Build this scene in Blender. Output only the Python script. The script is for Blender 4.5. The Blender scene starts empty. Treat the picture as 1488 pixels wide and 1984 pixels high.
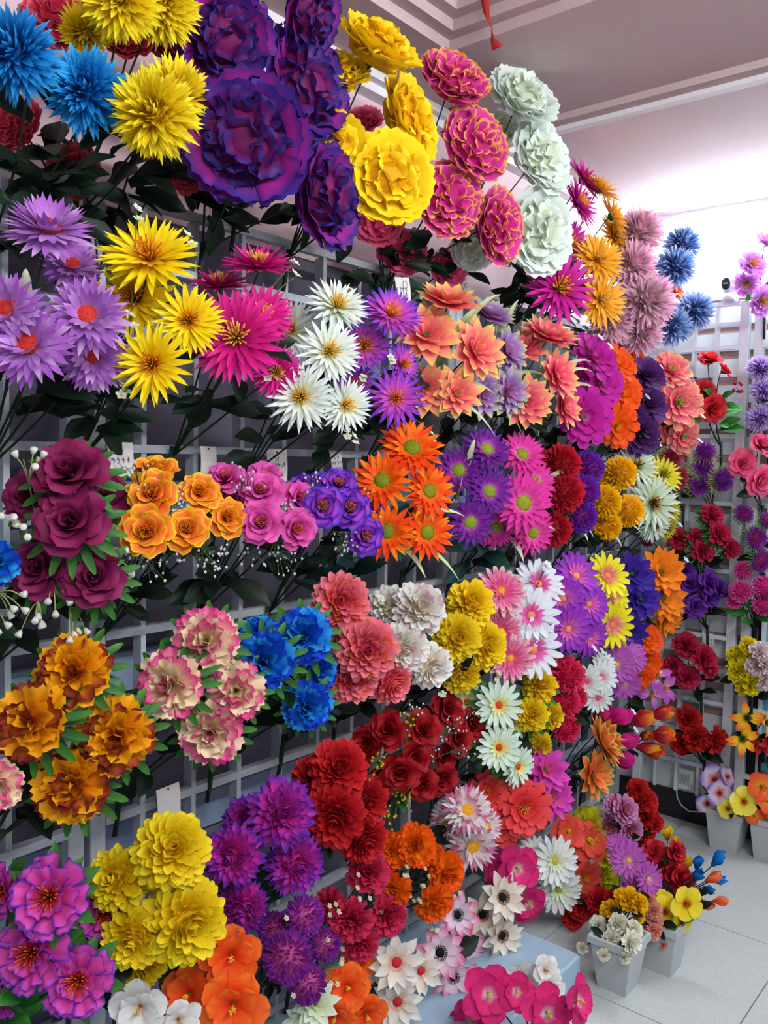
import bpy, math, random
import numpy as np
from math import sin, cos, pi, radians, sqrt
from mathutils import Matrix, Vector

SC = bpy.context.scene
COL = SC.collection
# ------------------------------------------------------------------ camera
F_PX = 1660.0; YAW = radians(39.7); PIT = radians(3.5); ROL = radians(1.15)
CAM = np.array([1.5, 0.0, 1.5])
_R = np.array([cos(YAW), sin(YAW), 0]); _FH = np.array([-sin(YAW), cos(YAW), 0]); _Z = np.array([0, 0, 1.0])
FW = cos(PIT) * _FH - sin(PIT) * _Z
_U = sin(PIT) * _FH + cos(PIT) * _Z
CU = cos(ROL) * _R + sin(ROL) * _U          # image right
CV = -sin(ROL) * _R + cos(ROL) * _U         # image up
cd = bpy.data.cameras.new('camera'); cam = bpy.data.objects.new('camera', cd); COL.objects.link(cam)
cd.sensor_fit = 'VERTICAL'; cd.sensor_height = 36.0; cd.lens = 36.0 * F_PX / 1984.0
cd.clip_start = 0.02
m = Matrix.Identity(4)
for i in range(3):
    m[i][0] = CU[i]; m[i][1] = CV[i]; m[i][2] = -FW[i]; m[i][3] = CAM[i]
cam.matrix_world = m
SC.camera = cam
# ------------------------------------------------------------------ world, exposure, lights
w = bpy.data.worlds.new('shop_daylight'); SC.world = w; w.use_nodes = True
bg = w.node_tree.nodes['Background']
bg.inputs[0].default_value = (0.62, 0.66, 0.80, 1); bg.inputs[1].default_value = 0.26
vs = SC.view_settings
vs.view_transform = 'Standard'; vs.look = 'None'; vs.gamma = 1.0; vs.exposure = 1.55; vs.use_curve_mapping = False
SC.cycles.max_bounces = 4; SC.cycles.diffuse_bounces = 3; SC.cycles.glossy_bounces = 1; SC.cycles.transmission_bounces = 1
FAR_TUBE_E = 52.0      # emission strength of the fluorescent tubes over the far wall
ROOM_TUBE_E = 92.0     # emission strength of the ceiling fixtures behind the photographer

def ray(x, y):
    return FW + CU * (x - 744) / F_PX - CV * (y - 992) / F_PX
def at(x, y, ax, val):
    d = ray(x, y)
    return CAM + d * ((val - CAM[ax]) / d[ax])
def camdir(r, u, t):
    v = CU * r + CV * u - FW * t
    return v / np.linalg.norm(v)
def depth(p):
    return float((np.asarray(p) - CAM) @ FW)

# ------------------------------------------------------------------ colour and materials
def lin(c):
    return tuple(((v / 255) / 12.92 if v / 255 <= .04045 else ((v / 255 + .055) / 1.055) ** 2.4) for v in c)
MATS = {}
def mat(name, rgb=None, rough=.6, noise=0.0, scale=30.0, attr=False, trans=0.0, emit=None, metal=0.0, bump=0.0, spec=.5, rgb2=None, sheen=0.0):
    if name in MATS: return MATS[name]
    M = bpy.data.materials.new(name); M.use_nodes = True
    nt = M.node_tree; N = nt.nodes; L = nt.links
    bs = N['Principled BSDF']; out = N['Material Output']
    bs.inputs['Roughness'].default_value = rough
    bs.inputs['Metallic'].default_value = metal
    bs.inputs['Specular IOR Level'].default_value = spec
    if sheen: bs.inputs['Sheen Weight'].default_value = sheen
    if emit:
        bs.inputs['Base Color'].default_value = (*lin(rgb), 1)
        bs.inputs['Emission Color'].default_value = (*emit[0], 1); bs.inputs['Emission Strength'].default_value = emit[1]
        MATS[name] = M; return M
    src = None
    if attr:
        a = N.new('ShaderNodeAttribute'); a.attribute_name = 'Col'; src = a.outputs['Color']
    tc = N.new('ShaderNodeTexCoord'); nz = N.new('ShaderNodeTexNoise')
    nz.inputs['Scale'].default_value = scale; nz.inputs['Detail'].default_value = 4
    L.new(tc.outputs['Object'], nz.inputs['Vector'])
    if attr:
        hs = N.new('ShaderNodeHueSaturation')
        oi = N.new('ShaderNodeObjectInfo')
        mp = N.new('ShaderNodeMapRange'); mp.inputs['To Min'].default_value = 1 - noise; mp.inputs['To Max'].default_value = 1 + noise * .6
        L.new(oi.outputs['Random'], mp.inputs['Value']); 
        mu = N.new('ShaderNodeMath'); mu.operation = 'MULTIPLY'
        mr = N.new('ShaderNodeMapRange'); mr.inputs['To Min'].default_value = 1 - noise; mr.inputs['To Max'].default_value = 1 + noise
        L.new(nz.outputs['Fac'], mr.inputs['Value'])
        L.new(mp.outputs[0], mu.inputs[0]); L.new(mr.outputs[0], mu.inputs[1]); L.new(mu.outputs[0], hs.inputs['Value'])
        L.new(src, hs.inputs['Color']); src = hs.outputs['Color']
    else:
        mx = N.new('ShaderNodeMix'); mx.data_type = 'RGBA'
        c1 = lin(rgb); c2 = lin(rgb2) if rgb2 else tuple(v * (1 - noise) for v in c1)
        mx.inputs['A'].default_value = (*c1, 1); mx.inputs['B'].default_value = (*c2, 1)
        L.new(nz.outputs['Fac'], mx.inputs['Factor']); src = mx.outputs['Result']
    L.new(src, bs.inputs['Base Color'])
    if bump:
        b = N.new('ShaderNodeBump'); b.inputs['Strength'].default_value = bump; b.inputs['Distance'].default_value = .01
        L.new(nz.outputs['Fac'], b.inputs['Height']); L.new(b.outputs['Normal'], bs.inputs['Normal'])
    if trans:
        t = N.new('ShaderNodeBsdfTranslucent'); L.new(src, t.inputs['Color'])
        ms = N.new('ShaderNodeMixShader'); ms.inputs[0].default_value = trans
        L.new(bs.outputs[0], ms.inputs[1]); L.new(t.outputs[0], ms.inputs[2]); L.new(ms.outputs[0], out.inputs['Surface'])
    MATS[name] = M; return M
M_PETAL = mat('petal_fabric', rough=.62, attr=True, noise=.10, scale=14, trans=.22, spec=.25)
M_LEAF = mat('leaf_plastic', rough=.5, attr=True, noise=.25, scale=18, trans=.08, spec=.25)
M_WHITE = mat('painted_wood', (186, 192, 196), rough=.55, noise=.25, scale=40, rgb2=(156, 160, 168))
M_WHITE_LIT = mat('far_wood_backlit', (232, 238, 242), rough=.5, noise=.08, scale=40)  # paler copy of the lattice paint, backlight brightness put into the colour
M_WALL = mat('wall_paint', (96, 92, 106), rough=.8, noise=.12, scale=6)
M_WALLUP = mat('upper_wall_pink_bounce', (214, 184, 190), rough=.8, noise=.06, scale=5)  # pink light reflected onto the upper wall, put into its colour
M_STRIP = mat('pale_blue_strip', (140, 156, 182), rough=.6, noise=.12, scale=12)
M_CEIL = mat('ceiling_plaster', (196, 172, 172), rough=.85, noise=.08, scale=60, bump=.05)
M_TRIM = mat('trim_plaster', (226, 220, 222), rough=.6, noise=.05, scale=20)
M_TILE = mat('terrazzo_tile', (206, 212, 208), rough=.35, noise=.2, scale=160, rgb2=(170, 176, 174))
M_GROUT = mat('grout', (96, 100, 98), rough=.9, noise=.1)
M_DARK = mat('skirting_and_gap_dark', (26, 28, 34), rough=.5, noise=.2)
M_FARW = mat('far_board_white', (226, 230, 232), rough=.6, noise=.06, scale=15)
M_FARB = mat('far_board_brown', (176, 142, 138), rough=.6, noise=.12, scale=15)
M_TEAL = mat('teal_board', (96, 176, 190), rough=.5, noise=.12, scale=10)
M_POT = mat('pot_plastic', (184, 190, 190), rough=.5, noise=.1, scale=25)
M_PAPER = mat('tag_paper', (228, 222, 216), rough=.8, noise=.06, scale=20)
M_INK = mat('tag_ink', (70, 80, 120), rough=.8, noise=.2)
M_RED = mat('red_ribbon', (205, 50, 40), rough=.6, noise=.2, trans=.3)
M_BLACK = mat('black_plastic', (18, 20, 24), rough=.25, noise=.1)
M_CAMW = mat('white_plastic', (232, 234, 236), rough=.35, noise=.03)
M_FOAM = mat('plinth_foam', (160, 186, 204), rough=.7, noise=.12, scale=50)

# ------------------------------------------------------------------ mesh helpers
def mk(name, v, f, c=None, m=None, smooth=False):
    me = bpy.data.meshes.new(name)
    me.from_pydata([tuple(p) for p in v], [], f)
    if c is not None:
        a = me.color_attributes.new('Col', 'FLOAT_COLOR', 'POINT')
        buf = np.ones((len(v), 4), dtype=np.float32); buf[:, :3] = c
        a.data.foreach_set('color', buf.ravel())
    if smooth: me.polygons.foreach_set('use_smooth', [True] * len(me.polygons))
    if m: me.materials.append(m)
    return me
def obj(name, me, parent=None, M=None, loc=None):
    o = bpy.data.objects.new(name, me); COL.objects.link(o)
    if parent is not None: o.parent = parent
    if M is not None: o.matrix_basis = M
    if loc is not None: o.location = loc
    return o
def tag(o, label=None, cat=None, group=None, kind=None):
    if label: o['label'] = label
    if cat: o['category'] = cat
    if group: o['group'] = group
    if kind: o['kind'] = kind
    return o
BOXF = [(0, 3, 2, 1), (4, 5, 6, 7), (0, 1, 5, 4), (1, 2, 6, 5), (2, 3, 7, 6), (3, 0, 4, 7)]
def box_vf(x0, x1, y0, y1, z0, z1):
    return np.array([(x0, y0, z0), (x1, y0, z0), (x1, y1, z0), (x0, y1, z0), (x0, y0, z1), (x1, y0, z1), (x1, y1, z1), (x0, y1, z1)], float), list(BOXF)
BOXC = {}
def box(name, x0, x1, y0, y1, z0, z1, m, parent=None, origin=None, bev=0.0):
    cx, cy, cz = (x0 + x1) / 2, (y0 + y1) / 2, z0
    key = (round(x1 - x0, 4), round(y1 - y0, 4), round(z1 - z0, 4), m.name, bev)
    me = BOXC.get(key)
    if me is None:
        hx, hy, h = (x1 - x0) / 2, (y1 - y0) / 2, z1 - z0
        if bev:
            b = min(bev, hx * .4, hy * .4, h * .4)
            pr = [(-hx + b, -hy), (hx - b, -hy), (hx, -hy + b), (hx, hy - b), (hx - b, hy), (-hx + b, hy), (-hx, hy - b), (-hx, -hy + b)]
            v = []
            for (z, k) in ((0, 1), (b, 0), (h - b, 0), (h, 1)):
                for (x, y) in pr:
                    v.append((x - math.copysign(b * k, x) * (abs(x) > 0), y - math.copysign(b * k, y), z))
            f = [tuple(range(7, -1, -1)), tuple(range(24, 32))]
            for r in range(3):
                for i in range(8): f.append((r * 8 + i, r * 8 + (i + 1) % 8, r * 8 + 8 + (i + 1) % 8, r * 8 + 8 + i))
            me = mk(name, v, f, m=m)
        else:
            v, f = box_vf(-hx, hx, -hy, hy, 0, h); me = mk(name, v, f, m=m)
        BOXC[key] = me
    loc = Vector((cx, cy, cz))
    if parent is not None: loc = loc - Vector(parent.location)
    return obj(name, me, parent, loc=loc)
def tube_vf(pts, r0, r1=None, sides=5):
    r1 = r0 if r1 is None else r1
    pts = [np.asarray(p, float) for p in pts]; n = len(pts); v = []; f = []
    for i, p in enumerate(pts):
        d = pts[min(i + 1, n - 1)] - pts[max(i - 1, 0)]; d = d / (np.linalg.norm(d) + 1e-9)
        a = np.cross(d, (0, 0, 1.0)) if abs(d[2]) < .9 else np.cross(d, (1.0, 0, 0)); a /= np.linalg.norm(a); b = np.cross(d, a)
        r = r0 + (r1 - r0) * i / max(1, n - 1)
        for k in range(sides):
            t = 2 * pi * k / sides; v.append(p + a * r * cos(t) + b * r * sin(t))
    for i in range(n - 1):
        for k in range(sides):
            f.append((i * sides + k, i * sides + (k + 1) % sides, (i + 1) * sides + (k + 1) % sides, (i + 1) * sides + k))
    f.append(tuple(range(sides - 1, -1, -1))); f.append(tuple((n - 1) * sides + k for k in range(sides)))
    return np.array(v), f
def bez(a, b, c, n=8):
    a, b, c = (np.asarray(q, float) for q in (a, b, c))
    return [(1 - t) ** 2 * a + 2 * t * (1 - t) * b + t * t * c for t in np.linspace(0, 1, n + 1)]
def lathe(prof, n=16):
    v = []; f = []
    for (r, z) in prof:
        for k in range(n): v.append((r * cos(2 * pi * k / n), r * sin(2 * pi * k / n), z))
    for i in range(len(prof) - 1):
        for k in range(n): f.append((i * n + k, i * n + (k + 1) % n, (i + 1) * n + (k + 1) % n, (i + 1) * n + k))
    f.append(tuple(range(n - 1, -1, -1))); f.append(tuple((len(prof) - 1) * n + k for k in range(n)))
    return np.array(v), f
class Acc:
    def __init__(s): s.v = []; s.f = []; s.c = []; s.n = 0
    def add(s, v, f, c, M=None):
        v = np.asarray(v, float)
        if M is not None: v = v @ M[:3, :3].T + M[:3, 3]
        c = np.asarray(c, float)
        if c.ndim == 1: c = np.tile(c, (len(v), 1))
        s.v.append(v); s.c.append(c); s.f += [tuple(i + s.n for i in q) for q in f]; s.n += len(v)
    def mesh(s, name, m, smooth=True):
        return mk(name, np.concatenate(s.v), s.f, np.concatenate(s.c), m, smooth)
def T4(x=0, y=0, z=0):
    M = np.eye(4); M[:3, 3] = (x, y, z); return M
def RZ(a):
    M = np.eye(4); M[0, 0] = M[1, 1] = cos(a); M[0, 1] = -sin(a); M[1, 0] = sin(a); return M
def RX(a):
    M = np.eye(4); M[1, 1] = M[2, 2] = cos(a); M[1, 2] = -sin(a); M[2, 1] = sin(a); return M
def RY(a):
    M = np.eye(4); M[0, 0] = M[2, 2] = cos(a); M[0, 2] = sin(a); M[2, 0] = -sin(a); return M
def basis(x, y, z, p=(0, 0, 0)):
    M = np.eye(4); M[:3, 0] = x; M[:3, 1] = y; M[:3, 2] = z; M[:3, 3] = p; return M
def frame(n, spin=0.0):
    n = np.asarray(n, float); n = n / np.linalg.norm(n)
    a = np.cross((0, 0, 1.0), n); a = a / np.linalg.norm(a) if np.linalg.norm(a) > 1e-4 else np.array([1.0, 0, 0])
    b = np.cross(n, a)
    return basis(a, b, n) @ RZ(spin)

# ================================================================== THE SETTING
WX = -0.13; CZ = 2.55; FY = 3.57; LX = 0.0; LFY = 3.5
fl = tag(box('floor', -.3, 4.2, -1.6, 3.8, -.06, -.004, M_GROUT), kind='structure')
for ix in range(-1, 6):
    for iy in range(-6, 3):
        x0 = .84 + .6 * (ix - 1); y0 = 2.2 + .6 * iy
        if y0 > 3.6 or x0 > 3.2: continue
        box('floor_tile', x0 + .0018, x0 + .5982, y0 + .0018, min(y0 + .5982, 3.6), -.004, 0, M_TILE, fl)
wl = tag(box('wall_left', WX - .1, WX, -1.6, FY + .1, 0, CZ, M_WALL), kind='structure')
wlu = box('upper_wall', WX, WX + .006, -1.6, FY, 2.02, CZ, M_WALLUP, wl)
for z in (1.887, 1.512, 1.138, .760, .385):
    box('wall_strip', WX, WX + .018, -.6, FY - .02, z - .155, z - .07, M_STRIP, wl)  # thin pale blue-grey strip on the wall below each rail
wf = tag(box('wall_far', WX, 4.2, FY, FY + .1, 0, CZ + .001, M_FARW), kind='structure')
k = 0
z = .30
while z < 2.2:
    box('board', WX + .01, .50, FY - .010, FY, z, z + .071, M_FARW, wf)
    box('board', WX + .01, .50, FY - .006, FY, z + .072, z + .103, M_FARB, wf)
    if z > .95:
        box('board', .50, 2.2, FY - .010, FY, z, z + .071, M_FARW, wf)
        box('board', .50, 2.2, FY - .006, FY, z + .072, z + .103, M_FARB, wf)
    z += .104
tag(box('baseboard_far', WX, 2.4, FY - .015, FY, 0, .12, M_DARK), kind='structure')
# ceiling with a stepped coffer (opens where x > .16 and y < 1.84)
ce = tag(box('ceiling', -.3, .16, -1.6, FY + .1, CZ, CZ + .2, M_CEIL), kind='structure')
box('ceiling_panel', .16, 4.2, 1.84, FY + .1, CZ, CZ + .2, M_CEIL, ce)
for i in range(4):
    d = .035 * i; h = .028 * (i + 1)
    box('coffer_step', .16 + d, .16 + d + .035, -1.6, 1.84 - d, CZ + h, CZ + .2, M_CEIL, ce)
    box('coffer_step', .16 + d + .035, 4.2, 1.84 - d - .035, 1.84 - d, CZ + h, CZ + .2, M_CEIL, ce)
box('coffer_panel', .30, 4.2, -1.6, 1.70, CZ + .15, CZ + .2, M_CEIL, ce)
t1 = tag(box('trim_1', WX + .006, WX + .05, -1.6, FY, CZ - .045, CZ, M_TRIM), kind='structure')
box('trim_lip', WX + .05, WX + .075, -1.6, FY, CZ - .022, CZ, M_TRIM, t1)
t2 = tag(box('trim_2', WX + .05, 4.2, 2.36, 2.40, CZ - .020, CZ, M_CEIL), kind='structure')
box('trim_lip', WX + .05, 4.2, 2.40, 2.43, CZ - .034, CZ, M_TRIM, t2)

# ---- lattice panels of painted wood strips
def lattice(name, y0, y1, bars, rails, top, label, post=.034, ends=(True, True)):
    r = bpy.data.objects.new(name, None); COL.objects.link(r); r.location = (LX, y0, 0)
    tag(r, label, 'lattice panel', 'white lattice panels on the left wall')
    if ends[0]: box('post', LX - .03, LX, y0, y0 + post, 0.1, top, M_WHITE, r, bev=.002)
    if ends[1]: box('post', LX - .03, LX, y1 - post, y1, 0.1, top, M_WHITE, r, bev=.002)
    for b in bars: box('upright_bar', LX - .029, LX - .001, b - .006, b + .006, 0.1, top - .018, M_WHITE, r)
    ya = y0 + (post if ends[0] else 0); yb = y1 - (post if ends[1] else 0)
    for z in rails: box('cross_rail', LX - .018, LX + .002, ya, yb, z - .0085, z + .0085, M_WHITE, r)
    return r
RAILS = (2.006, 1.882, 1.512, 1.138, .760, .385, .13)
lattice('lattice_panel', -.40, .900, [.748 - .131 * i for i in range(8)], RAILS, 2.015, 'white wooden lattice panel at the left edge, behind lilac and burgundy bouquets')
lattice('lattice_panel', .914, 2.125, [1.036 + .131 * i for i in range(8)], RAILS, 2.015, 'white wooden lattice panel in the middle of the left wall, hung with price tags')
lattice('lattice_panel', 2.130, 3.42, [2.25 + .131 * i for i in range(9)], RAILS, 2.015, 'white wooden lattice panel nearest the room corner on the left wall')
def lattice_far(x0, x1, bars, rails, top, label):
    r = bpy.data.objects.new('lattice_panel', None); COL.objects.link(r); r.location = (x0, LFY, 0)
    tag(r, label, 'lattice panel', 'lattice panels on the far wall')
    for a in (x0, x1 - .036): box('post', a, a + .036, LFY, LFY + .03, .14, top, M_WHITE_LIT, r, bev=.002)
    for b in bars: box('upright_bar', b - .006, b + .006, LFY, LFY + .028, .14, top - .018, M_WHITE_LIT, r)
    for z in rails: box('cross_rail', x0 + .036, x1 - .036, LFY - .002, LFY + .018, z - .008, z + .008, M_WHITE_LIT, r)
FR = [.27, .405, .54, .675, .81, 1.08, 1.35, 1.62, 1.755, 1.97, 2.06, 2.142]
lattice_far(.02, .425, [.12, .21, .30], FR, 2.15, 'white lattice panel on the far wall holding crimson carnations and red roses')
lattice_far(.445, 1.30, [.53, .62, .71, .80, .89, .98, 1.07, 1.16], FR, 2.15, 'white lattice panel at the right edge of the far wall before teal boards')
r = tag(box('display_board', .535, 1.25, FY - .045, FY - .012, .30, .90, M_TEAL), 'teal painted board standing behind the right far lattice', 'board')
box('gap_shade_strip', .45, .53, FY - .03, FY - .012, .16, .93, M_DARK, wf)  # solid dark strip, shade of the gap beside the teal board as colour
# plinth along the foot of the left wall
tag(box('plinth', WX, .44, -.8, 2.20, 0, .10, M_FOAM, bev=.006), 'low white foam plinth along the foot of the flower wall', 'plinth')

# ---- fluorescent fixtures
def tube_light(name, p0, p1, e, label, hdir=(0, 0, 1)):
    p0 = np.array(p0, float); p1 = np.array(p1, float); c = (p0 + p1) / 2
    r = bpy.data.objects.new(name, None); COL.objects.link(r); r.location = c
    tag(r, label, 'light', 'fluorescent tube lights')
    M_T = mat('tube_glow_%d' % int(e), (255, 255, 255), emit=((.78, .90, 1.0) if e < 60 else (.92, .96, 1.0), e))
    v, f = tube_vf([p0 - c, (p0 + p1) / 2 - c, p1 - c], .014, sides=10)
    obj('tube', mk('tube', v, f, m=M_T, smooth=True), r)
    d = np.array(hdir, float) * .035
    ax = (p1 - p0) / np.linalg.norm(p1 - p0)
    lo = np.minimum(p0, p1) - c + d; hi = np.maximum(p0, p1) - c + d
    lo -= .02 * (1 - np.abs(ax)) ; hi += .02 * (1 - np.abs(ax))
    v, f = box_vf(lo[0], hi[0], lo[1], hi[1], lo[2], hi[2]); obj('housing', mk('housing', v, f, m=M_CAMW), r)
    for q in (p0, p1):
        q = q - c; e2 = ax * .012
        v, f = box_vf(*sum(([q[i] - .018 - abs(e2[i]) * 0, q[i] + .018] for i in range(3)), []))
        obj('end_cap', mk('end_cap', v, f, m=M_CAMW), r)
tube_light('tube_light', (.00, 3.50, 2.46), (1.15, 3.50, 2.46), FAR_TUBE_E, 'fluorescent tube glaring on top of the far wall beside the ceiling', (0, .6, .8))
tube_light('tube_light', (1.20, 3.50, 2.46), (2.35, 3.50, 2.46), FAR_TUBE_E, 'fluorescent tube on the far wall past the right frame edge', (0, .6, .8))
for (x, y, l) in ((2.1, 1.35, 'ceiling fluorescent tube to the right of the photographer'), (2.2, -.05, 'ceiling fluorescent tube behind the photographer')):
    tube_light('tube_light', (x, y - .6, 2.47), (x, y + .6, 2.47), ROOM_TUBE_E, l)

# ================================================================== FLOWERS
def smooth(x):
    x = np.clip(x, 0, 1); return x * x * (3 - 2 * x)
def prof(shape, t):
    if shape == 'spike': return (.34 + .66 * smooth(t / .5)) * np.power(np.clip(1 - t ** 2.6, 0, 1), .9)
    if shape == 'round': return (.28 + .72 * smooth(t / .65)) * np.sqrt(np.clip(1 - np.clip((t - .62) / .385, 0, 1) ** 2, .05, 1))
    if shape == 'point': return (.34 + .66 * smooth(t / .55)) * (1 - np.clip((t - .5) / .5, 0, 1) ** 1.7)
    if shape == 'frill': return .24 + .76 * np.power(t, .75)
    if shape == 'rose': return (.40 + .60 * smooth(t / .6)) * (1 - .45 * np.clip((t - .75) / .25, 0, 1) ** 2)
    return np.ones_like(t)
def petal(L, W, e, b, shape, pal, nt=5, ns=2, cup=.18, ruf=0.0, nf=2.0, serr=0.0, rng=None, alt=False, b2=0.0):
    rng = rng or random.Random(1)
    e = radians(e); b = radians(b); b2 = radians(b2)
    ts = np.linspace(0, 1, nt + 1); ss = np.linspace(-1, 1, ns + 1)
    if 'edge' in pal and shape in ('frill', 'rose', 'round') and W / L > .4:
        ts = np.concatenate([np.linspace(0, .8, nt), [.92, 1]]); nt += 1
    if shape == 'round' and W / L <= .6: ts = 1 - (1 - ts) ** 1.55
    ang = e + b * ts + b2 * ts ** 3
    mid = (ang[1:] + ang[:-1]) / 2
    dt = np.diff(ts)
    X = np.concatenate([[0], np.cumsum(np.cos(mid) * L * dt)]); Zc = np.concatenate([[0], np.cumsum(np.sin(mid) * L * dt)])
    hw = W / 2 * prof(shape, ts)
    ph = rng.uniform(0, 6.28)
    c = pal_cols(pal, ts, ss, alt, rng)
    v = []
    for i, t in enumerate(ts):
        for j, s in enumerate(ss):
            y = hw[i] * s
            h = cup * hw[i] * s * s + ruf * W * sin(nf * pi * s + ph) * t ** 1.3 + (ruf * .5 * W * sin(2.3 * nf * s + 2 * ph + 4 * t) * t)
            k = 0.0
            if i == nt and serr: k = serr * L * ((j % 2) * 1.0 - .5) * rng.uniform(.5, 1.3) - .12 * L * s * s
            elif i == nt and shape == 'frill': k = -.12 * L * s * s
            a = ang[i]
            v.append((X[i] - sin(a) * h + cos(a) * k, y, Zc[i] + cos(a) * h + sin(a) * k))
    n = ns + 1
    f = [(i * n + j, (i + 1) * n + j, (i + 1) * n + j + 1, i * n + j + 1) for i in range(nt) for j in range(ns)]
    return np.array(v), f, c
def pal_cols(pal, ts, ss, alt, rng):
    c0, c1, c2 = (np.array(lin(q)) for q in pal['c'])
    if alt and 'alt' in pal: c2 = np.array(lin(pal['alt']))
    edge = pal.get('edge'); ew = pal.get('ew', .25); es = pal.get('eside', 1.0) * (.25 if len(ss) < 4 else 1.0)
    m1 = pal.get('mid', .45)
    out = []
    for t in ts:
        if t < m1: q = c0 + (c1 - c0) * (t / m1)
        else: q = c1 + (c2 - c1) * smooth((t - m1) / (1 - m1))
        for s in ss:
            r = q
            if edge is not None:
                k = max(es * (abs(s) - (1 - ew)) / ew * min(1, t * 2), (t - (1 - ew * .7)) / (ew * .7)); k = float(np.clip(k * 1.4, 0, 1))
                r = q + (np.array(lin(edge)) - q) * k
            out.append(r)
    return np.array(out)
GREEN = lin((58, 120, 40)); DKGREEN = lin((16, 40, 24)); STEMC = lin((30, 48, 30))
def layers(rng, pal, specs):
    """specs: dicts with n,L,W,e,b,... -> list of (variants of petal arrays, matrices)"""
    out = []
    for q in specs:
        q = dict(q); n = q.pop('n'); r0 = q.pop('r0', .06); z0 = q.pop('z0', 0.0); jit = q.pop('jit', .12); P = q.pop('pal', pal); nv = q.pop('nv', 2); altp = q.pop('altp', .4); ej = radians(q.pop('ej', 3))
        hasalt = 'alt' in P
        vs_ = [petal(pal=P, rng=rng, alt=(hasalt and i >= nv - 1), **q) for i in range(nv)]
        off = rng.uniform(0, 6.28); groups = [[] for _ in vs_]
        for i in range(n):
            a = off + 2 * pi * i / n + rng.uniform(-1, 1) * jit * pi / n
            s = 1 + rng.uniform(-.08, .06)
            M = RZ(a) @ T4(r0, 0, z0) @ RY(rng.uniform(-ej, ej)) @ RX(rng.uniform(-.15, .15)) @ np.diag([s, 1, 1 + rng.uniform(-.15, .15), 1])
            vi = (nv - 1 if rng.random() < altp else rng.randrange(max(1, nv - 1))) if hasalt else i % nv
            groups[vi].append(M)
        for arr, Ms in zip(vs_, groups):
            if Ms: out.append((arr, Ms))
    return out
def ball(rng, pal, N, phmax, r0, L, W, shape, zc=0.0, flat=1.0, b=20, phmin=0, e=0, nv=3, short=0.0, spin=0.0, **kw):
    vs_ = [petal(L * (1 - .08 * i), W, e, b + 8 * i, shape, pal, rng=rng, alt=(i == nv - 1), **kw) for i in range(nv)]
    groups = [[] for _ in vs_]
    c0 = cos(radians(phmin)); c1 = cos(radians(phmax))
    for i in range(N):
        cp = c0 + (c1 - c0) * (i + .5) / N; ph = math.acos(cp); th = i * 2.39996 + rng.uniform(-.2, .2)
        ph += rng.uniform(-.06, .06)
        d = np.array([sin(ph) * cos(th), sin(ph) * sin(th), cos(ph)])
        ax = np.array([-sin(th), cos(th), 0])
        up = np.cross(d, ax)
        s = (1 - short * (1 - ph / radians(phmax))) * rng.uniform(.9, 1.05)
        M = basis(d * s, ax, up, d * r0 + np.array([0, 0, zc])); M[2, :] *= flat
        if spin: M = M @ RX(rng.uniform(-spin, spin))
        groups[rng.randrange(nv)].append(M)
    return [(a, g) for a, g in zip(vs_, groups) if g]
def center_arr(kind, rng, cc, R=.2):
    A = Acc(); c = [lin(q) for q in cc]
    if kind in ('disc', 'button', 'fuzzy'):
        n = 10
        for i, (r, z) in enumerate(((R, 0), (R * .92, R * .35), (R * .6, R * .55))): pass
        v, f = lathe([(R, 0), (R * .95, R * .3), (R * .65, R * .5), (R * .2, R * .58)], 12)
        A.add(v, f, c[0], T4(0, 0, .03))
        if kind != 'button':
            for i in range(40):
                rr = R * sqrt(rng.random()); th = i * 2.4
                v, f = tube_vf([(rr * cos(th), rr * sin(th), R * .3), (rr * 1.1 * cos(th), rr * 1.1 * sin(th), R * (.85 - .3 * rr / R))], R * .09, R * .05, 4)
                A.add(v, f, c[i % len(c)])
        else:
            for i in range(22):
                th = i * 2 * pi / 22
                v, f = tube_vf([(R * .9 * cos(th), R * .9 * sin(th), .04), (R * 1.6 * cos(th), R * 1.6 * sin(th), .13)], .012, .018, 4)
                A.add(v, f, c[-1])
    elif kind == 'stamen':
        for i in range(30):
            th = i * 2.4; rr = R * sqrt((i + .5) / 30)
            h = R * rng.uniform(1.2, 1.8)
            v, f = tube_vf([(rr * .3 * cos(th), rr * .3 * sin(th), 0), (rr * .8 * cos(th), rr * .8 * sin(th), h * .6), (rr * 1.3 * cos(th), rr * 1.3 * sin(th), h)], .012, .02, 4)
            A.add(v, f, c[i % len(c)])
    elif kind == 'pistil':
        v, f = tube_vf([(0, 0, 0), (0, 0, R * 2), (.03, 0, R * 3)], .04, .03, 6); A.add(v, f, c[0])
        for i in range(10):
            th = i * 2.4; z = R * rng.uniform(1.6, 3)
            v, f = tube_vf([(0, 0, z * .7), (.08 * cos(th), .08 * sin(th), z)], .012, .03, 4); A.add(v, f, c[-1])
    return A
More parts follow.
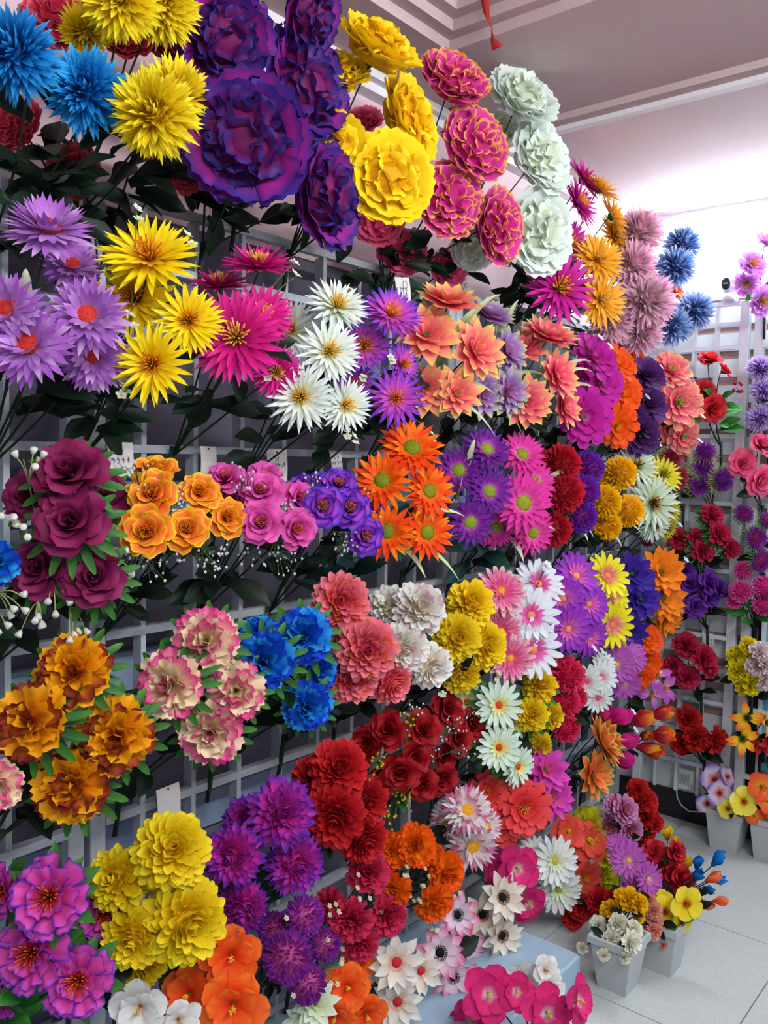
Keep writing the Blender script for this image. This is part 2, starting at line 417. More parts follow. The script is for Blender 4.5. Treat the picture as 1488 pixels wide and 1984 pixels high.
def flower(ftype, pal, rng):
    """unit-radius flower facing +Z -> petal groups, centre Acc or None, collar spec"""
    L = []; cen = None; cc = pal.get('cen', ((240, 190, 20), (230, 120, 20)))
    if ftype == 'spikeball':
        L = ball(rng, pal, 260, 132, .16, .86, .18, 'spike', b=6, short=.16, nt=4, ns=2, cup=.5)
    elif ftype == 'pompom':
        L = ball(rng, pal, 260, 135, .58, .44, .16, 'round', b=8, nt=3, ns=2, cup=.5)
    elif ftype == 'dahlia':
        L = ball(rng, pal, 150, 130, .32, .70, .29, 'round', b=2, short=.16, nt=4, ns=2, cup=.5)
    elif ftype == 'bigdahlia':
        L = ball(rng, pal, 150, 130, .28, .76, .25, 'point', b=6, short=.10, nt=5, ns=2, cup=.6)
    elif ftype == 'aster':
        L = ball(rng, pal, 170, 98, .25, .72, .10, 'spike', b=15, nt=3, ns=2, cup=.4, flat=.85)
        if 'tips' in pal: L += layers(rng, dict(c=pal['tips']), [dict(n=24, L=1.12, W=.10, e=-12, b=10, shape='spike', nt=3), dict(n=22, L=1.05, W=.10, e=-28, b=10, shape='spike', nt=3)])
    elif ftype == 'mum':
        L = layers(rng, pal, [dict(n=24, L=1.0, W=.22, e=-16, b=10, shape='point'), dict(n=24, L=.98, W=.22, e=2, b=14, shape='point'), dict(n=22, L=.90, W=.2, e=20, b=20, shape='point'),
                              dict(n=18, L=.74, W=.18, e=40, b=24, shape='point')])
        cen = center_arr('fuzzy', rng, cc, .30)
    elif ftype == 'daisy':
        L = layers(rng, pal, [dict(n=20, L=1.0, W=.20, e=0, b=8, shape='spike', nt=5, cup=.4), dict(n=20, L=.96, W=.20, e=12, b=6, shape='spike', cup=.4), dict(n=18, L=.82, W=.16, e=30, b=8, shape='spike', cup=.4)])
        cen = center_arr('stamen', rng, cc, .24)
    elif ftype == 'lotus':
        L = layers(rng, pal, [dict(n=10, L=1.0, W=.48, e=2, b=14, shape='point', ns=4), dict(n=10, L=.88, W=.44, e=16, b=16, shape='point', ns=4), dict(n=8, L=.66, W=.36, e=36, b=16, shape='point', ns=4), dict(n=5, L=.36, W=.2, e=60, b=10, shape='point')])
    elif ftype == 'gerbera':
        L = layers(rng, pal, [dict(n=18, L=1.0, W=.25, e=0, b=8, shape='point', nt=4, cup=.35), dict(n=18, L=.9, W=.24, e=12, b=10, shape='point', nt=4, cup=.35), dict(n=15, L=.68, W=.2, e=26, b=14, shape='point', nt=4)])
        cen = center_arr('fuzzy', rng, cc, .27)
    elif ftype == 'rose':
        L = layers(rng, pal, [dict(n=5, L=1.0, W=1.0, e=38, b=-6, b2=-62, shape='rose', ns=6, nt=6, cup=.34, r0=.1, z0=-.35, ruf=.02, jit=.3),
                              dict(n=5, L=.92, W=.92, e=55, b=-8, b2=-62, shape='rose', ns=6, nt=6, cup=.42, r0=.08, z0=-.28, ruf=.02, jit=.3),
                              dict(n=4, L=.78, W=.8, e=70, b=-10, b2=-48, shape='rose', ns=6, nt=6, cup=.55, r0=.06, z0=-.22, jit=.3),
                              dict(n=3, L=.66, W=.62, e=82, b=-6, b2=-22, shape='rose', ns=6, nt=5, cup=.7, r0=.04, z0=-.16, jit=.3),
                              dict(n=3, L=.52, W=.42, e=90, b=4, b2=0, shape='rose', ns=4, nt=4, cup=.9, r0=.02, z0=-.08, jit=.3)])
        if 'cen' in pal:
            cen = center_arr('stamen', rng, cc, .22)
            for q in cen.v: q[:, 2] += .16
    elif ftype == 'carnation':
        kw = dict(shape='frill', ns=8, nt=4, ruf=.13, nf=1.5, serr=.10, nv=4, cup=.15, ej=11, jit=.5, altp=.5)
        L = layers(rng, pal, [dict(n=8, L=1.0, W=.85, e=-8, b=24, **kw), dict(n=8, L=.95, W=.8, e=14, b=20, **kw), dict(n=7, L=.88, W=.74, e=36, b=16, **kw), dict(n=6, L=.80, W=.62, e=56, b=10, **kw), dict(n=5, L=.74, W=.52, e=78, b=0, **kw)])
    elif ftype == 'peony':
        sk = dict(shape='frill', ns=8, nt=4, ruf=.03, nf=1.5, serr=.07, cup=.12, r0=.1)
        L = layers(rng, pal, [dict(n=8, L=.94, W=.95, e=16, b=12, **sk), dict(n=7, L=.88, W=.9, e=24, b=14, z0=.02, **sk)])
        L += ball(rng, pal.get('dome', pal), 34, 86, .44, .36, .54, 'rose', zc=.10, flat=.85, b=-44, nt=4, ns=8, ruf=.15, nf=1.15, cup=.3, spin=.8)
    elif ftype == 'zinnia':
        kw = dict(shape='frill', ns=4, nt=4, ruf=.04, nf=1.3, serr=.06, cup=.2)
        L = layers(rng, pal, [dict(n=11, L=1.0, W=.46, e=0, b=12, **kw), dict(n=10, L=.88, W=.42, e=16, b=12, **kw), dict(n=9, L=.68, W=.36, e=34, b=14, **kw), dict(n=7, L=.44, W=.26, e=56, b=8, **kw)])
        if 'cen' in pal: cen = center_arr('stamen', rng, cc, .16)
    elif ftype == 'openpeony':
        kw = dict(shape='frill', ns=8, nt=4, ruf=.10, nf=1.7, serr=.06, cup=.15, ej=7, jit=.4)
        L = layers(rng, pal, [dict(n=8, L=1.0, W=.78, e=4, b=16, **kw), dict(n=7, L=.86, W=.7, e=22, b=18, **kw), dict(n=6, L=.64, W=.55, e=42, b=16, **kw)])
        cen = center_arr('stamen', rng, cc, .3)
    elif ftype == 'whitedaisy':
        L = layers(rng, pal, [dict(n=17, L=1.0, W=.25, e=0, b=8, shape='round', nt=5, cup=.3), dict(n=16, L=.88, W=.23, e=11, b=8, shape='round', nt=5, cup=.3), dict(n=13, L=.5, W=.15, e=28, b=12, shape='point', nt=3, pal=pal.get('inner', pal))])
        cen = center_arr('disc', rng, cc, .15)
    elif ftype == 'hibiscus':
        L = layers(rng, pal, [dict(n=5, L=1.0, W=.98, e=24, b=-30, shape='round', ns=6, nt=6, cup=.12, ruf=.035, nf=2.4), dict(n=5, L=.78, W=.72, e=44, b=-26, shape='round', ns=6, nt=5, cup=.15, ruf=.05, nf=2.2)])
        cen = center_arr('pistil', rng, cc, .16)
    elif ftype == 'pansy':
        L = layers(rng, pal, [dict(n=5, L=1.0, W=1.05, e=20, b=-26, shape='round', ns=6, nt=6, cup=.1, ruf=.03, nf=2.4, jit=.2)])
        cen = center_arr('stamen', rng, cc, .18)
    elif ftype == 'lily':
        L = layers(rng, pal, [dict(n=3, L=1.05, W=.5, e=34, b=-50, shape='point', ns=4, nt=6, cup=.2), dict(n=3, L=1.0, W=.44, e=38, b=-50, shape='point', ns=4, nt=6, cup=.2)])
        L[1][1][:] = [RZ(pi / 3) @ q for q in L[1][1]]
        cen = center_arr('stamen', rng, cc, .18)
    elif ftype == 'anemone':
        L = layers(rng, pal, [dict(n=8, L=1.0, W=.44, e=2, b=12, shape='point', ns=4, cup=.3), dict(n=8, L=.84, W=.4, e=18, b=14, shape='point', ns=4, cup=.3)])
        cen = center_arr('button', rng, cc, .17)
    elif ftype == 'bud':
        L = layers(rng, pal, [dict(n=4, L=1.3, W=.85, e=64, b=34, shape='round', ns=4, nt=5, cup=.5, r0=.05, z0=-.5), dict(n=3, L=1.35, W=.7, e=76, b=18, shape='point', ns=4, nt=5, cup=.5, r0=.03, z0=-.5)])
    return L, cen
TPL = {}
def template(ftype, pname, mode, var, collar):
    key = (ftype, pname, mode, var, collar)
    if key in TPL: return TPL[key]
    rng = random.Random(hash(ftype) * 0 + sum(map(ord, ftype + pname)) * 7 + var)
    pal = PAL[pname]; L, cen = flower(ftype, pal, rng)
    core = Acc()
    if ftype in ('peony', 'rose', 'hibiscus', 'bud', 'openpeony', 'carnation', 'lily', 'pansy'):
        v, f = lathe([(.03, -.5 if ftype in ('rose', 'bud') else -.22), (.12, -.4 if ftype in ('rose', 'bud') else -.12), (.16, -.12 if ftype not in ('rose', 'bud') else -.3), (.05, .0)], 8)
    elif ftype in ('spikeball', 'pompom', 'dahlia', 'bigdahlia'):
        v, f = lathe([(.05, -.62), (.2, -.5), (.3, -.3), (.2, .0)], 8)
    else:
        v, f = lathe([(.03, -.16), (.15, -.07), (.2, 0), (.1, .03)], 8)
    core.add(v, f, GREEN)
    fill = {'spikeball': (.34, 0), 'pompom': (.66, 0), 'dahlia': (.46, 0), 'bigdahlia': (.44, 0), 'peony': (.60, .10), 'aster': (.4, 0)}.get(ftype)
    if fill:
        fr, fz = fill; sq = .8 if ftype == 'peony' else 1
        v, f = lathe([(max(.02, fr * sin(a)), fz - sq * fr * cos(a)) for a in np.linspace(.25 if ftype != 'peony' else 1.3, pi - .1, 6)], 12)
        core.add(v, f, (np.array(lin(pal['c'][0])) + np.array(lin(pal['c'][1]))) / 2)
    subs = []
    if mode == 'sep':
        for (arr, Ms) in L:
            me = mk('petal', arr[0], arr[1], arr[2], M_PETAL, True)
            subs += [('petal', me, M, None) for M in Ms]
        me = core.mesh('flower_head', M_PETAL)
    else:
        A = core if mode == 'one' else Acc()
        for (arr, Ms) in L:
            for M in Ms: A.add(*arr, M)
        if mode == 'mass':
            subs.append(('petal_mass', A.mesh('petal_mass', M_PETAL), np.eye(4), 'stuff'))
        elif cen is not None:
            A.add(np.concatenate(cen.v), cen.f, np.concatenate(cen.c)); cen = None
        me = core.mesh('flower_head', M_PETAL)
    if cen is not None: subs.append(('flower_center', cen.mesh('flower_center', M_PETAL), np.eye(4), None))
    if collar:
        cp = dict(c=((16, 48, 18), (34, 84, 26), (58, 116, 36)))
        nn, ll, ee = {'narrow': (13, 1.42, -20), 'broad': (6, 1.3, -14), 'short': (12, 1.25, -24)}[collar]
        arr = petal(ll, .5 if collar == 'broad' else .26, ee, 4, 'point' if collar == 'broad' else 'round', cp, nt=4, ns=2, cup=.3)
        arr2 = petal(ll * .9, .42 if collar == 'broad' else .19, ee - 22, 8, 'point' if collar == 'broad' else 'round', cp, nt=4, ns=2, cup=.3)
        m1 = mk('leaf', *arr, M_LEAF, True); m2 = mk('leaf', *arr2, M_LEAF, True)
        if mode == 'one':
            A = Acc()
            for i in range(nn): A.add(*arr, RZ(2 * pi * i / nn + rng.uniform(-.1, .1)) @ T4(.08, 0, -.14))
            for i in range(nn): A.add(*arr2, RZ(2 * pi * (i + .5) / nn + rng.uniform(-.1, .1)) @ T4(.08, 0, -.2))
            subs.append(('leaf_collar', A.mesh('leaf_collar', M_LEAF), np.eye(4), 'stuff'))
        else:
            for i in range(nn):
                subs.append(('leaf', m1, RZ(2 * pi * i / nn + rng.uniform(-.1, .1)) @ T4(.08, 0, -.14), None))
                subs.append(('leaf', m2, RZ(2 * pi * (i + .5) / nn + rng.uniform(-.1, .1)) @ T4(.08, 0, -.2), None))
    n_sep = sum(1 for s in subs if s[0] == 'petal')
    TPL[key] = (me, subs, n_sep)
    return TPL[key]
SEP = {'daisy', 'lotus', 'gerbera', 'rose', 'carnation', 'openpeony', 'whitedaisy', 'hibiscus', 'pansy', 'lily', 'anemone', 'bud', 'zinnia', 'peony'}
LEAFM = {}
def leaf_mesh(kind):
    if kind in LEAFM: return LEAFM[kind]
    rng = random.Random(5)
    P = {'dark': ((8, 20, 12), (12, 32, 18), (20, 44, 26)), 'green': ((24, 70, 26), (44, 120, 40), (70, 150, 60)), 'teal': ((10, 40, 36), (22, 66, 60), (36, 84, 74))}[kind]
    LEAFM[kind] = mk('leaf', *petal(1.0, .48, 6, -28, 'point', dict(c=P), nt=6, ns=4, cup=.35, ruf=.03, rng=rng), M_LEAF, True)
    return LEAFM[kind]
def octa(r, p, c, A):
    p = np.asarray(p, float)
    v = np.array([(r, 0, 0), (-r, 0, 0), (0, r, 0), (0, -r, 0), (0, 0, r), (0, 0, -r)]) + p
    A.add(v, [(0, 2, 4), (2, 1, 4), (1, 3, 4), (3, 0, 4), (2, 0, 5), (1, 2, 5), (3, 1, 5), (0, 3, 5)], c)
def floret(A, p, n, r, c0, c1, k=5):
    M = frame(n, 0.3); M[:3, 3] = p
    arr = petal(r, r * .75, 15, 10, 'round', dict(c=(c0, c1, c1)), nt=3, ns=2)
    for i in range(k): A.add(*arr, M @ RZ(2 * pi * i / k))
    octa(r * .22, p, lin(c0), A)
def sprig(kind, a, b, rng):
    A = Acc(); a = np.asarray(a, float); b = np.asarray(b, float); d = b - a; ln = np.linalg.norm(d)
    mid = (a + b) / 2 + np.array([.02, -.01, .25 * ln * rng.uniform(.3, 1)])
    if kind == 'grass':
        pts = bez(a, (a + b) / 2 + np.array([.03, -.02, .28 * ln]), b, 9); side = np.cross(d / ln, (.62, -.42, .66)); side /= np.linalg.norm(side)
        v = []; c = []; f = []
        for i, p in enumerate(pts):
            t = i / 9; wd = .0085 * (min(1, .5 + t * 2) * (1 - t ** 4) + .04)
            up = np.array([0, 0, -.003])
            v += [p - side * wd, p + up, p + side * wd]
            q = np.array(lin((96, 130, 60))) * (1 - t) + np.array(lin((222, 230, 180))) * t; c += [q * .95, q * 1.1, q]
        for i in range(9):
            for j in range(2): f.append((i * 3 + j, i * 3 + j + 1, i * 3 + 4 + j, i * 3 + 3 + j))
        A.add(v, f, np.array(c)); return A
    pts = bez(a, mid, b, 6)
    v, f = tube_vf(pts, .0014, .0009, 4); A.add(v, f, lin((120, 140, 80)) if kind in ('tiny', 'bell') else lin((52, 84, 44)))
    toc = CAM - b; toc = toc / np.linalg.norm(toc)
    if kind == 'bell':
        for i in range(5):
            e = b + np.array([rng.uniform(-.01, .02), rng.uniform(-.026, .026), rng.uniform(-.03, .01)])
            p0 = pts[4]; v, f = tube_vf(bez(p0, (p0 + e) / 2 + np.array([0, 0, .012]), e, 3), .0011, .0011, 4); A.add(v, f, lin((170, 176, 120)))
            dd = e - p0; dd /= np.linalg.norm(dd)
            v, f = lathe([(.0012, 0), (.0035, .003), (.006, .010), (.005, .012)], 6); M = frame(dd); M[:3, 3] = e; A.add(v, f, lin((226, 226, 212)), M)
    elif kind == 'gyp':
        for i in range(16):
            e = b + np.array([rng.uniform(-.02, .02), rng.uniform(-.03, .03), rng.uniform(-.032, .026)])
            v, f = tube_vf([pts[4], e], .0006, .0006, 3); A.add(v, f, lin((70, 96, 60))); octa(rng.uniform(.0025, .0042), e, lin((232, 232, 236)), A)
    elif kind == 'tiny':
        for i in range(2):
            e = b + np.array([0, rng.uniform(-.012, .012), rng.uniform(-.02, .01)]) * i
            floret(A, e, toc + np.array([0, rng.uniform(-.5, .5), rng.uniform(-.5, .5)]), .011, (170, 196, 110), (222, 228, 206), 5)
    elif kind == 'star':
        for i in range(4):
            e = b + np.array([rng.uniform(-.01, .02), rng.uniform(-.03, .03), rng.uniform(-.03, .03)])
            v, f = tube_vf([pts[4], e], .0007, .0007, 3); A.add(v, f, lin((60, 96, 50)))
            floret(A, e, toc, .0075, (200, 196, 90), (214, 216, 180), 5)
    elif kind == 'berry':
        for i in range(11):
            e = b + np.array([rng.uniform(-.015, .02), rng.uniform(-.025, .025), rng.uniform(-.03, .025)])
            v, f = tube_vf([pts[4], e], .0008, .0008, 3); A.add(v, f, lin((80, 110, 50))); octa(rng.uniform(.0035, .005), e, lin((214, 178, 20)), A)
    elif kind == 'redberry':
        for i in range(9):
            e = b + np.array([rng.uniform(-.015, .02), rng.uniform(-.02, .02), rng.uniform(-.02, .02)])
            octa(.0075, e, lin((176, 26, 44)), A)
    elif kind == 'white':
        floret(A, b, toc, .016, (226, 226, 200), (236, 238, 240), 6)
    return A
DEFAULT_LEAVES = {'T': (34, .092), 'L': (14, .10), 'F': (9, .08), 'P': (6, .05)}
HEADS = 0
def B(name, label, ftype, pname, heads, wall='L', off=.20, yp=None, leaf='dark', nleaf=None, lsize=None, collar=None, fil=None, group=None, drop=.27, base=None, spread=.75, cat='bouquet', droop=0.0):
    """one bouquet: heads given as seen in the photograph (px, py, radius px, depth shift, facing) and set at their own distance from the wall"""
    global HEADS
    rng = random.Random(sum(map(ord, label)) * 13 + len(heads))
    P = []
    for h in heads:
        x, y, r = h[:3]; dx = h[3] if len(h) > 3 else 0.0
        if wall == 'F': p = at(x, y, 1, LFY - off - dx)
        elif wall == 'P': p = at(x, y, 1, yp - dx)
        else:
            p = at(x, y, 0, LX + off + dx)
            if p[1] > 3.27: p = at(x, y, 1, 3.27)
        P.append(p)
    cen = np.mean(P, axis=0)
    cx = np.mean([h[0] for h in heads]); cy = np.mean([h[1] for h in heads])
    R = max([20] + [max(abs(h[0] - cx), abs(h[1] - cy)) for h in heads])
    if base is not None: J = np.array(base, float); foot = J.copy(); foot[2] = max(.004, foot[2] - .10)
    elif wall == 'F': J = np.array([cen[0], LFY - .02, cen[2] - drop * .9]); foot = J + np.array([0, .012, -.10])
    else: J = np.array([LX + .014, cen[1] - .01, cen[2] - drop]); foot = J + np.array([-.02, 0, -.09])
    root = bpy.data.objects.new(name, None); COL.objects.link(root); root.location = foot
    tag(root, label, cat, group)
    def loc(M):
        M = M.copy(); M[:3, 3] -= foot; return Matrix(M.tolist())
    nsep = 0
    for i, h in enumerate(heads):
        x, y, r = h[:3]; p = P[i]
        rw = r * depth(p) / F_PX * {'bud': 1.4, 'gerbera': 1.13, 'rose': 1.1, 'spikeball': 1.05, 'hibiscus': 1.06, 'lotus': 1.2, 'daisy': 1.06, 'zinnia': 1.12, 'whitedaisy': 1.13, 'dahlia': 1.1, 'bigdahlia': 1.1, 'pompom': 1.12, 'aster': 1.15, 'anemone': 1.12, 'carnation': 1.08, 'mum': 1.08, 'peony': 1.04, 'openpeony': 1.06}.get(ftype, 1.0)
        if len(h) > 4 and h[4] is not None: n = camdir(*h[4])
        else: n = camdir(.18 + spread * (x - cx) / (R + r * .5) + rng.uniform(-.12, .12), .16 - droop - spread * .8 * (y - cy) / (R + r * .5) + rng.uniform(-.12, .12), 1.0)
        mode = 'one' if r < 27 else 'mass'
        if ftype in SEP and r >= 36: mode = 'sep'
        me, subs, k = template(ftype, pname, mode, i % 2, collar)
        if mode == 'sep' and nsep + k > 300:
            mode = 'mass'; me, subs, k = template(ftype, pname, mode, i % 2, collar)
        nsep += k
        M = frame(n, rng.uniform(0, 6.28)); M[:3, :3] *= rw; M[:3, 3] = p
        ho = obj('flower_head', me, root, loc(M)); HEADS += 1
        if mode == 'one': ho['kind'] = 'stuff'
        for (nm, sm, SM, kd) in subs:
            so = obj(nm, sm, ho, Matrix(SM.tolist()))
            if kd: so['kind'] = kd
        back = p - n * rw * (.5 if ftype in ('spikeball', 'pompom', 'dahlia', 'bigdahlia', 'rose', 'bud') else .16)
        ctl = (back * .55 + J * .45) - n * .05; ctl[2] = min(ctl[2], back[2]) + .01
        ctl[2] = back[2] * .5 + J[2] * .5
        v, f = tube_vf(bez(J - foot, ctl - foot, back - foot, 7), .0026, .0018, 5)
        obj('stem', mk('stem', v, f, np.tile(STEMC, (len(v), 1)), M_LEAF, True), root)
    v, f = tube_vf([foot - foot, (J - foot) * .5, J - foot + np.array([0, 0, .02])], .005, .006, 7)
    obj('stem_bundle', mk('stem_bundle', v, f, np.tile(STEMC, (len(v), 1)), M_LEAF, True), root)
    nl, ls = DEFAULT_LEAVES[wall]
    nl = nl if nleaf is None else int(nleaf * 1.4); ls = ls if lsize is None else lsize
    ext_y = max(.05, (max(q[1] for q in P) - min(q[1] for q in P)) / 2); ext_x = max(.03, (max(q[0] for q in P) - min(q[0] for q in P)) / 2)
    for i in range(nl):
        t = rng.uniform(.18, .58) if wall == 'T' else rng.uniform(.25, .78); th = 2 * pi * i / nl + rng.uniform(-.3, .3)
        q = J * (1 - t) + cen * t
        if wall in 'FP': d = np.array([cos(th), -.25 + .4 * sin(th), rng.uniform(-.35, .6)])
        else: d = np.array([.35 + .5 * sin(th), cos(th), rng.uniform(-.45, .55)])
        d /= np.linalg.norm(d)
        q = q + d * .3 * (ext_y + ext_x) * t
        if wall == 'T': q = q + np.array([rng.uniform(-.06, .05), rng.uniform(-.11, .11), 0])
        nt_ = np.array([.75, -.35, .5]) if wall not in 'FP' else np.array([.1, -.85, .5])
        nt_ = nt_ + np.array([rng.uniform(-.4, .4) for _ in range(3)])
        side = np.cross(nt_, d); side /= np.linalg.norm(side); up = np.cross(d, side)
        s = ls * rng.uniform(.7, 1.15)
        M = basis(d * s, side * s, up * s, q)
        obj('leaf', leaf_mesh(leaf), root, loc(M))
    for (kind, pts) in (fil or []):
        for (x, y) in pts:
            e = at(x, y, 1, LFY - off * .9) if wall == 'F' else at(x, y, 1, yp) if wall == 'P' else at(x, y, 0, LX + off + .02)
            if wall == 'L' or wall == 'T':
                if e[1] > 3.25: e = at(x, y, 1, 3.25)
            st = cen * .75 + J * .25 + (e - cen) * .2
            A = sprig(kind, st - foot + (foot * 0), e - foot, rng)
            obj('grass_blade' if kind == 'grass' else 'filler_sprig', A.mesh('filler_sprig', M_PETAL, kind != 'gyp'), root)
    return root

